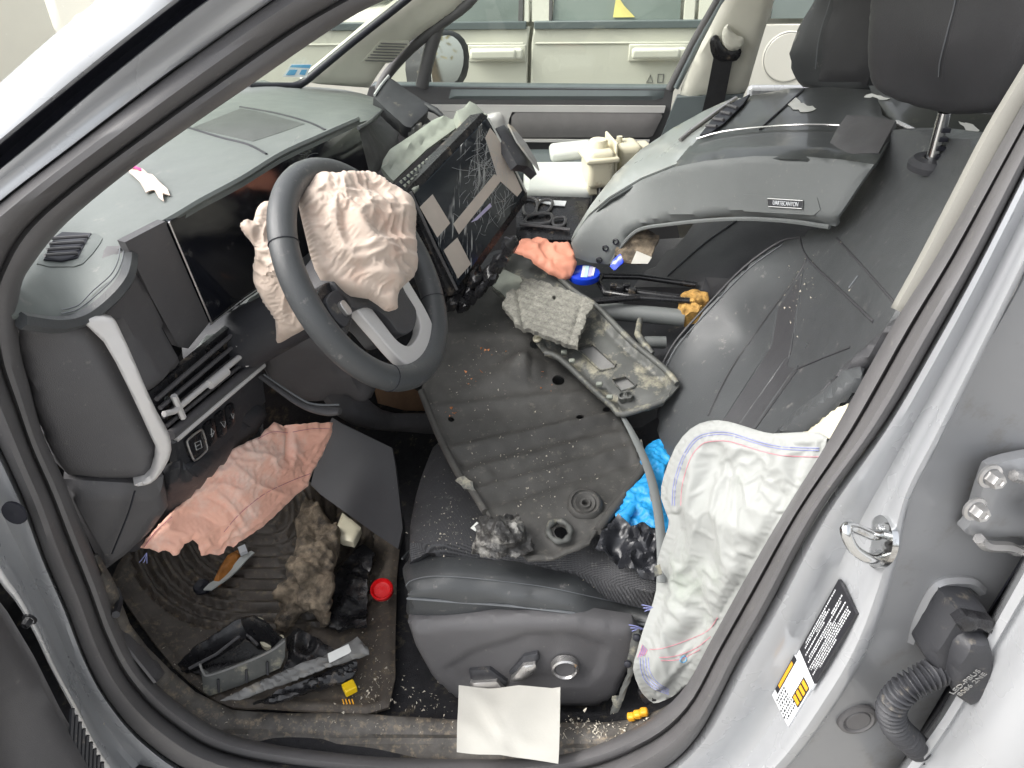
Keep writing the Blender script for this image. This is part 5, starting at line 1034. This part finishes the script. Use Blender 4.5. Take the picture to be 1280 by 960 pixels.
# washer tank, white cover, black tray, bits on the passenger side
TK = thing('washer_tank', 'cream moulded plastic tank with cap behind the torn wing panel', 'tank')
tx = np.array([[.97, .24, 0], [-.24, .97, 0], [0, 0, 1.]])
tz = np.array([0, 0, 1.])
t0 = U(747, 206, Y=1.20); t1 = U(783, 200, Y=1.25)
box('tank_body', t0, (.062, .09, .088), 'cream_plastic', TK, tx, .012, 4); box('tank_lobe', t1, (.060, .08, .090), 'cream_plastic', TK, tx, .016, 4)
box('tank_flange', (t0+t1)/2+np.array([-.004, 0, .004]), (.006, .10, .112), 'cream_plastic', TK, tx, .002); box('tank_ledge', t0+tz*.024-tx[1]*.005, (.078, .096, .012), 'cream_plastic', TK, tx, .004)
box('tank_ledge', t1+tz*.03+tx[0]*.03, (.05, .05, .016), 'cream_plastic', TK, tx, .006); box('tank_foot', t0-tz*.048-tx[0]*.012, (.04, .07, .03), 'cream_plastic', TK, tx, .006)
lathe('tank_cap', t0+tz*.042, (0, 0, 1), [(.022, -.01), (.022, .012), (.019, .018), (0, .018)], 'cream_plastic', TK, 22); lathe('tank_spout', t1+tz*.044-tx[0]*.02, (0, 0, 1), [(.007, -.01), (.007, .014), (0, .014)], 'cream_plastic', TK, 12)
tube('tank_hose', [t0-tz*.04-tx[1]*.03, t0-tz*.07-tx[1]*.05, t0-tz*.10-tx[1]*.07-tx[0]*.01], .009, 'black_gloss', TK, 10)
WX = thing('white_cover', 'smooth white moulded cover beside the cream tank', 'cover')
w0 = U(697, 230, Y=1.22)
box('cover_body', w0, (.165, .13, .055), 'white_plastic', WX, np.array([[1, .05, 0], [-.05, .96, .27], [0, -.27, .96]]), .018, 4)
box('cover_lid', w0+np.array([.03, .10, .05]), (.11, .08, .03), 'white_plastic', WX, np.array([[.99, .1, .08], [-.1, .99, 0], [-.08, 0, .99]]), .012, 4)
BT = thing('black_holder', 'black moulded holder tray under the white cover', 'holder')
bt = Surf([(650,246,1.14),(736,247,1.16),(735,300,1.0),(645,298,1.0)])
sheet('holder_base', [(646,244),(738,247),(734,262),(716,300),(645,299)], bt, 'black_gloss', BT, .05, 10)
for q in ([(655,252),(664,250),(671,255),(669,268),(656,270)], [(676,254),(690,254),(685,267),(670,268)], [(662,272),(688,270),(686,281),(658,281)], [(693,276),(706,275),(704,284),(692,284)]):
    line('holder_rim', bt, q, .0035, 'plastic', BT, .006, 3, 6, True)
sheet('holder_label', [(674,251),(708,253),(706,259),(690,258),(674,254)], bt, 'label_white', BT, .002, 8, off=.004)
line('holder_edge', bt, [(650,283),(690,287),(712,290)], .004, 'plastic', BT, .006)
lid = U(730, 342, Z=.86)
LD = tag(lathe('blue_disc', lid, (0, -.06, 1), [(.034, -.01), (.035, -.002), (.034, .003), (.030, .0045), (0, .005)], 'blue_plastic', None, 36), 'blue disc lid with white and lilac stripes beside the wing tip', 'lid')
ln = np.array([0, -.06, 1.]); ln /= np.linalg.norm(ln); lu = np.cross(ln, [0, 0, 1.]); lu /= np.linalg.norm(lu); lv = np.cross(ln, lu)
for c0, wd, m in ((-.012, .004, 'lilac'), (-.003, .004, 'pale_blue'), (.004, .003, 'label_white'), (-.018, .0025, 'label_white')):
    hl_ = math.sqrt(max(0, .026**2-c0**2)); c = lid+ln*.0062
    link('stripe', [c+lu*(c0-wd)+lv*hl_*.95, c+lu*(c0+wd)+lv*hl_*.95, c+lu*(c0+wd-.004)-lv*hl_*.95, c+lu*(c0-wd-.004)-lv*hl_*.95, c+lu*(c0-wd)+lv*hl_*.95-ln*.002, c+lu*(c0+wd)+lv*hl_*.95-ln*.002, c+lu*(c0+wd-.004)-lv*hl_*.95-ln*.002, c+lu*(c0-wd-.004)-lv*hl_*.95-ln*.002], [(0,1,2,3),(7,6,5,4),(0,4,5,1),(1,5,6,2),(2,6,7,3),(3,7,4,0)], m, LD, False)
tp_ = Surf([(752,300,.945),(790,290,.945),(775,335,.90)])
dp = sheet('torn_plate', jag([(783,284),(800,281),(824,295),(814,322),(800,330),(776,328),(768,318),(774,300)], 7, 1., 5), tp_, 'felt', None, .008, 5, disp=lambda x, y, d: .004*np.sin(y*.9)*(y < 302)); tag(dp, 'dirty ribbed plate with pale paper tag tucked under the wing tip', 'plate')
sheet('paper_tag', [(796,314),(815,322),(810,330),(789,330)], tp_, 'paper', dp, .001, 6, off=.003)
tag(sheet('blue_scrap', jag([(763,334),(768,322),(776,318),(780,326),(772,334),(766,338)], 4, .8, 4), [(763,334,.89),(780,320,.90),(770,338,.88)], 'blue_plastic', None, .003, 4, disp=wob(2, .004, 14)), 'small blue plastic scrap below the wing tip', 'scrap')
for k, (q, lb) in enumerate((([(852,362),(868,360),(884,363),(886,372),(866,375),(851,371)], 'upper splintered wood chunk beside the driver seat back'), ([(848,376),(862,374),(878,378),(874,386),(856,391),(846,386)], 'lower splintered wood chunk beside the driver seat back'))):
    tag(sheet('wood_chunk', jag(q, k, 1., 4), [(q[0][0],q[0][1],None,.83),(q[3][0],q[3][1],None,.83),(q[4][0],q[4][1]+4,None,.82)], 'wood', None, .035, 3.2, disp=wob(k+3, .005, 9), rnd=(3, .006)), lb, 'wood', 'wood chunks by the seat back')

# glove, film and burnt duct on the seat
GLV = thing('blue_glove', 'crumpled bright blue rubber glove lying on the seat beside the undertray', 'glove')
gs_ = Surf([(810,556,None,.715),(841,556,None,.72),(835,660,None,.705),(775,650,None,.70),(800,600,None,.715)])
gf = addf(crumple(61, ((30, .012, (.3, 1.8)), (13, .006, (.1, 1.6)), (6, .002, (.8, 1.2)))), wob(7, .008, 40))
sheet('palm', [(806,562),(815,552),(828,550),(841,555),(838,572),(830,594),(834,630),(837,650),(833,664),(812,662),(793,669),(772,655),(774,630),(793,608),(807,591),(800,577)], gs_, 'blue_nitrile', GLV, .0015, 2.2, disp=lambda x, y, d: gf(x, y, d)*.4, sm=2, angle=80, cloth=(.14, 120, .08, .0001))
for k, (a, b) in enumerate((((790,640),(770,652)), ((782,652),(772,662)))):
    q = [np.array(a), (np.array(a)+np.array(b))/2+3, np.array(b)]; tube('finger', [gs_.at(float(p[0]), p[1], .012) for p in q], [.009, .009, .006], 'blue_nitrile', GLV, 10, sm=4)
ff = addf(crumple(71, ((34, .016, (.5, 1.6)), (14, .008, (1.2, 1.5)))), wob(1, .006, 30))
tag(sheet('black_film', jag([(744,690),(758,660),(770,652),(786,664),(800,660),(822,672),(828,700),(826,735),(800,722),(770,706)], 3, 2.4, 5), [(744,690,None,.69),(786,660,None,.70),(826,690,None,.69),(820,730,None,.67)], 'black_film', None, .003, 3, disp=ff, angle=25), 'crumpled black plastic film between undertray and seat bolster', 'plastic film')
bf = addf(crumple(81, ((24, .010, (.2, 1.3)), (10, .005, (1., 1.2)))), lambda x, y, d: -.022*np.exp(-(((x-640)/12)**2+((y-647)/6)**2)))
tag(sheet('burnt_duct', jag([(590,688),(594,668),(600,650),(607,642),(620,646),(632,638),(650,640),(655,656),(664,664),(669,680),(662,694),(640,697),(612,695)], 5, 1.8, 4), [(590,690,None,.685),(640,640,None,.745),(668,690,None,.70),(625,665,None,.75)], 'burnt', None, .012, 2.2, disp=bf, rnd=(6, .012), angle=50), 'sooty crumpled black plastic lump at front corner of undertray', 'debris')
tag(sheet('white_clip_scrap', [(588,660),(596,652),(600,656),(594,664)], [(588,660,None,.70),(600,652,None,.71),(594,666,None,.70)], 'white_plastic', None, .004, 4), 'small white clip beside the sooty lump', 'clip')

# footwell
FLZ = .375
MS = Surf([(150,700,None,.43),(210,650,None,.41),(300,750,None,FLZ),(400,640,None,FLZ+.02),(300,885,None,FLZ),(490,800,None,FLZ),(480,880,None,FLZ),(180,780,None,FLZ+.02),(450,650,None,FLZ)])
def ribs(x, y, d):
    cx, cy = 330., 640.; dx, dy = (x-cx)/1.15, (y-cy)
    r = (np.abs(dx)**2.6+np.abs(dy)**2.6)**(1/2.6)
    return .0055*np.tanh(3*np.sin(r/14.*6.283))*(r < 150)*np.clip(d/10, 0, 1)*(x < 470)+.004*np.exp(-((d-8)/4)**2)
tag(sheet('floor_mat', [(140,722),(158,690),(180,668),(215,640),(260,610),(330,585),(410,575),(470,600),(500,650),(496,720),(494,800),(486,884),(420,890),(330,884),(290,884),(258,868),(216,832),(176,780),(152,745)], MS, 'mat_rubber', None, .006, 4, disp=ribs, sm=2), 'dirty ribbed brown black rubber floor mat in the driver footwell', 'floor mat')
FT = lambda z=0.: Surf([(200,700,None,FLZ+z),(480,700,None,FLZ+z),(330,880,None,FLZ+z)])
tag(sheet('charcoal_board', [(400,556),(415,522),(428,530),(490,560),(494,582),(503,660),(497,686),(470,668),(400,618),(388,606)], [(400,545,.56),(490,560,.58),(500,680,.42),(395,610,.52)], 'board', None, .012, 12, rnd=(2, .002)), 'smooth flat charcoal board standing beside the front of the driver seat', 'board')
hp = addf(folds(91, (340,615,425,790), 14, (5, 12), .012, 1.3, .4), wob(5, .010, 30), wob(9, .005, 8))
fe_s = Surf([(345,750,None,.43),(375,650,None,.46),(420,650,None,.46),(415,750,None,.44),(375,720,None,.49),(395,780,None,.41)])
tag(sheet('felt_insulation', jag([(341,787),(341,747),(350,719),(364,690),(372,665),(368,640),(378,622),(392,614),(405,640),(422,648),(427,662),(420,707),(416,747),(409,782),(399,787),(384,773),(369,770),(352,791)], 6, 2., 4), fe_s, 'felt', None, .02, 3.2, disp=hp, rnd=(7, .018), angle=60), 'torn grey brown felt insulation lump on the floor mat', 'insulation')
tag(sheet('torn_rubber_piece', jag([(411,783),(416,747),(421,721),(430,700),(453,681),(468,690),(461,716),(459,750),(458,784),(434,786)], 7, 1.3, 4), FT(.025), 'black_gloss', None, .008, 4, disp=addf(folds(95, (411,681,468,786), 18, (2, 4), .006, .2, .3), wob(5, .006, 30))), 'torn black rubber flap beside the felt lump', 'rubber piece')
rc_ = U(477, 736, Z=FLZ+.045); rn_ = np.array([.05, -.35, .95])
tag(lathe('red_cap', rc_, rn_, [(.019, -.016), (.0225, -.010), (.0225, .0), (.0205, .002), (.0175, -.002), (.016, -.006), (.006, -.007), (0, -.006)], 'red_plastic', None, 36), 'round red plastic cap on the floor beside the seat', 'cap')
ya = np.array([[.8, .6, 0], [-.6, .8, 0], [0, 0, 1.]])
yc = tag(box('yellow_block', U(437, 860, Z=FLZ+.02), (.022, .020, .016), 'yellow_plastic', None, ya, .002), 'small yellow plastic block near the sill at front of floor mat', 'plastic block')
for k in range(4): tube('yellow_fin', [U(430+k*4, 880, Z=FLZ+.01), U(428+k*4, 874, Z=FLZ+.018)], .0012, 'amber_plastic', yc, 6)
yy = thing('yellow_clip', 'amber ridged plastic clip on the sill beside white airbag', 'clip')
for k, (a, b) in enumerate(((789,896),(797,893),(805,890))): box('clip_body', U(a, b, Y=.135), (.013, .012, .012), 'amber_plastic', yy, np.array([[.93, 0, .3], [0, 1, 0], [-.3, 0, .93]]), .003)
# broken black box and strips near the sill
BX = thing('broken_black_box', 'broken black plastic box with smoky grey side on the floor mat', 'box')
bb = Surf([(224,838,None,.385),(300,800,None,.385),(262,868,None,.385)])
sheet('box_floor', [(226,838),(246,822),(300,800),(348,812),(350,832),(262,868),(250,842)], bb, 'black_gloss', BX, .006, 8)
sheet('back_wall', jag([(222,832),(240,812),(298,774),(312,772),(316,790),(300,806),(250,836),(232,842)], 4, .7, 6), [(222,836,None,.40),(298,774,None,.455),(312,790,None,.43),(250,838,None,.385)], 'black_gloss', BX, .005, 6, rnd=(2, .002))
sheet('end_wall', jag([(300,774),(314,771),(332,782),(353,804),(346,818),(322,812),(306,800)], 5, .7, 6), [(300,776,None,.455),(353,804,None,.44),(322,812,None,.40)], 'black_gloss', BX, .005, 6, rnd=(2, .002))
for l_ in ([(236,836),(270,818),(306,790)], [(306,790),(322,806)]): tube('inner_rib', [U(a_, b_, Z=.425) for a_, b_ in l_], .003, 'plastic', BX, 6)
bw = Surf([(250,832,.175),(356,800,.225),(356,835,.205),(262,872,.155)])
sheet('smoky_side', [(250,828),(253,838),(262,843),(310,826),(340,812),(352,800),(357,799),(356,822),(350,836),(300,858),(262,871),(254,866)], bw, 'bracket_plastic', BX, .003, 5, rnd=(2, .002))
line('side_rim', bw, [(250,829),(254,839),(263,843),(310,826),(340,812),(356,800)], .0022, 'grey_plastic', BX, .002)
for q in ((273,848),(308,836),(334,826)): line('rib', bw, [(q[0], q[1]), (q[0]+1, q[1]+16)], .0022, 'plastic_dark', BX, .003, 0)
tag(sheet('cream_ring_piece', smooth([(314,776),(318,770),(328,772),(336,784),(337,794),(352,792),(353,797),(334,808),(324,800),(331,792),(330,784),(324,778)], 3, True), FT(.05), 'cream_plastic', None, .01, 3.5, rnd=(2, .003)), 'curved cream plastic piece leaning on the broken black box', 'plastic piece')
S1 = thing('torn_grey_strip', 'long torn grey plastic strip with white patch lying along the sill', 'strip')
g1 = Surf([(275,876,None,.42),(440,800,None,.43),(460,815,None,.42),(300,878,None,.41)])
sheet('strip', jag([(276,876),(310,858),(380,828),(420,812),(446,796),(460,810),(462,818),(440,824),(380,846),(330,864),(300,875)], 3, 1., 5), g1, 'grey_plastic', S1, .006, 4.5, disp=addf(wob(3, .004, 25), lambda x, y, d: .005*np.exp(-((d-3)/2.5)**2)))
sheet('white_patch', [(410,818),(436,806),(440,816),(412,830)], g1, 'bare_white', S1, .001, 5, off=.006)
S2 = tag(sheet('broken_black_strip', jag([(316,878),(350,862),(400,842),(446,824),(448,838),(438,848),(396,862),(350,876)], 8, 1.2, 5), Surf([(316,878,None,.405),(446,822,None,.41),(440,848,None,.40)]), 'black_gloss', None, .012, 4, disp=addf(folds(99, (316,824,448,878), 12, (1.5, 3), .010, -.4, .1, (.6, 1)), wob(3, .003, 18))), 'broken black plastic strip in front of the grey strip', 'strip')
tag(sheet('black_bracket_scrap', jag([(356,800),(372,784),(400,800),(420,814),(392,826),(352,842),(360,820)], 2, 1.2, 5), Surf([(356,800,None,.405),(415,812,None,.41),(352,842,None,.40)]), 'black_gloss', None, .01, 4, disp=wob(8, .008, 25)), 'black broken bracket between felt lump and grey strip', 'bracket')
tag(sheet('cream_connector', smooth([(419,668),(426,643),(430,641),(449,656),(450,660),(443,674),(438,675)], 2, True), FT(.075), 'cream_plastic', None, .016, 3.5, rnd=(3, .004)), 'cream plastic connector cover on the floor beside the charcoal board', 'connector')
tag(sheet('white_strip', [(254,737),(262,728),(285,712),(300,698),(314,688),(318,690),(302,706),(284,722),(264,738)], FT(.03), 'white_plastic', None, .003, 4, disp=wob(3, .004, 30)), 'thin white plastic strip on the ribbed mat', 'strip')
tag(sheet('brown_handle', [(266,722),(274,704),(284,690),(296,684),(300,692),(290,706),(280,716),(270,726)], FT(.035), 'brass', None, .012, 4, rnd=(4, .008)), 'brown amber plastic handle beside the white strip', 'handle')
tag(lathe('round_stopper', U(252, 733, Z=FLZ+.02), (0, -.2, 1), [(.016, -.01), (.017, 0), (.014, .004), (.006, .003), (0, .002)], 'black_gap', None, 24), 'round black stopper at the end of the white strip', 'stopper')
tag(sheet('grey_cube_scrap', [(297,684),(306,680),(309,688),(300,692)], FT(.045), 'label_white', None, .008, 4), 'tiny pale grey cube under the knee airbag', 'scrap')
# metal seat rail piece, black cap by the sill
RL = thing('torn_metal_strip', 'dark torn metal strip hanging beside the white airbag at the sill', 'metal strip')
mr_ = Surf([(790,795,.185),(800,830,.17),(762,890,.15)])
sheet('strip', jag([(790,796),(799,790),(803,800),(798,830),(790,846),(780,872),(772,892),(762,894),(766,884),(764,876),(772,874),(784,845),(784,826)], 3, .8, 4), mr_, 'bracket_plastic', RL, .008, 4, rnd=(2, .002))
for q in ((796,795),(785,828)): lathe('rivet', mr_.at(float(q[0]), q[1], .002), mr_.normal(float(q[0]), q[1]), [(.006, 0), (.006, .004), (.003, .006), (0, .006)], 'black_gap', RL, 14)
tag(sheet('black_cup', smooth([(796,866),(800,880),(812,882),(824,877),(816,862),(804,856)], 3, True), Surf([(796,866,.16),(824,876,.15),(808,884,.15)]), 'black_gloss', None, .02, 4, rnd=(4, .008)), 'dark plastic cup end under the white side airbag', 'plastic cup')
# paper on the sill
pf = addf(folds(101, (572,858,700,955), 7, (5, 14), .004, .8, .6), wob(5, .003, 80), lambda x, y, d: .004*np.abs(x-(628+(y-900)*.2))/40)
tag(sheet('paper_sheet', [(574,858),(610,860),(648,858),(690,862),(700,861),(699,900),(697,956),(660,949),(625,944),(600,944),(572,942),(573,900)], [(574,858,.165),(700,861,.165),(697,956,.055),(572,942,.055),(636,905,.10)], 'paper', None, .0008, 6, disp=pf), 'creased blank white paper sheet lying over the door sill', 'paper')
# scrap of tape on the dashboard
td = sheet('tape_scrap', [(160,208),(170,210),(184,220),(200,232),(211,240),(214,247),(206,246),(206,254),(200,250),(194,240),(184,244),(176,230),(164,220)], DT, 'airbag_nylon', None, .0015, 3.5, off=.006, disp=addf(wob(3, .003, 14), folds(3, (160,208,214,254), 8, (2, 4), .004, .7, .4))); tag(td, 'pale torn fabric scrap with magenta marks on top of the dashboard', 'fabric scrap')
sheet('magenta_mark', [(161,210),(168,211),(183,220),(178,222),(166,216)], DT, 'magenta', td, .0008, 3, off=.0095, disp=wob(3, .003, 14))
# ------------------------------------------------------------------ crumbs and broken glass
def crumbs(name, label, spots, n, size, m, seed):
    rn = random.Random(seed); v = []; f = []
    for i in range(n):
        s__, cx, cy, sx, sy, off = rn.choice(spots); x, y = rn.gauss(cx, sx), rn.gauss(cy, sy); p = s__.at(x, y, off+size*.3); k = len(v); r_ = size*rn.uniform(.3, 1)**1.5
        R_ = np.random.RandomState(i+seed*1000); 
        v += [p+r_*q for q in R_.normal(size=(4, 3))]; f += [(k, k+1, k+2), (k, k+3, k+1), (k+1, k+3, k+2), (k, k+2, k+3)]
    o = link(name, v, f, m, None, False); o['kind'] = 'stuff'; o['label'] = label
UTt = type('S', (), {'at': staticmethod(lambda x, y, o: UT.at(x, y, o+float(trelief(np.array([x]), np.array([y]), np.array([30.]))[0])))})
crumbs('crumbs', 'pale dirt crumbs and glass grains scattered over seat tray and mat', [(UTt,640,560,60,30,.0),(UTt,600,470,40,30,.0),(UTt,690,580,40,30,.0),(UTt,650,610,40,25,.0),(CU,555,630,22,35,.001),(CU,560,660,22,18,.001),(BO,765,722,22,8,.002),(BK,1003,360,16,22,.003),(MS,360,840,90,30,.003),(MS,470,790,14,40,.003),(MS,240,840,30,18,.003),(sp_,560,905,140,6,.002),(sp_,250,905,60,12,.002)], 950, .0016, 'crumb', 5)
crumbs('orange_crumbs', 'orange chips scattered on the undertray', [(UTt,588,470,12,6,.0),(UTt,680,480,8,10,.0),(UTt,610,440,10,4,.0),(UTt,565,515,5,4,.0)], 36, .003, 'orange_crumb', 6)
crumbs('gravel_crumbs', 'coarse grit lying along the sill and carpet edge', [(MS,520,880,40,14,.004),(MS,470,860,25,16,.004),(sp_,700,912,60,8,.002),(sp_,760,910,30,10,.003)], 380, .0022, 'crumb', 8)
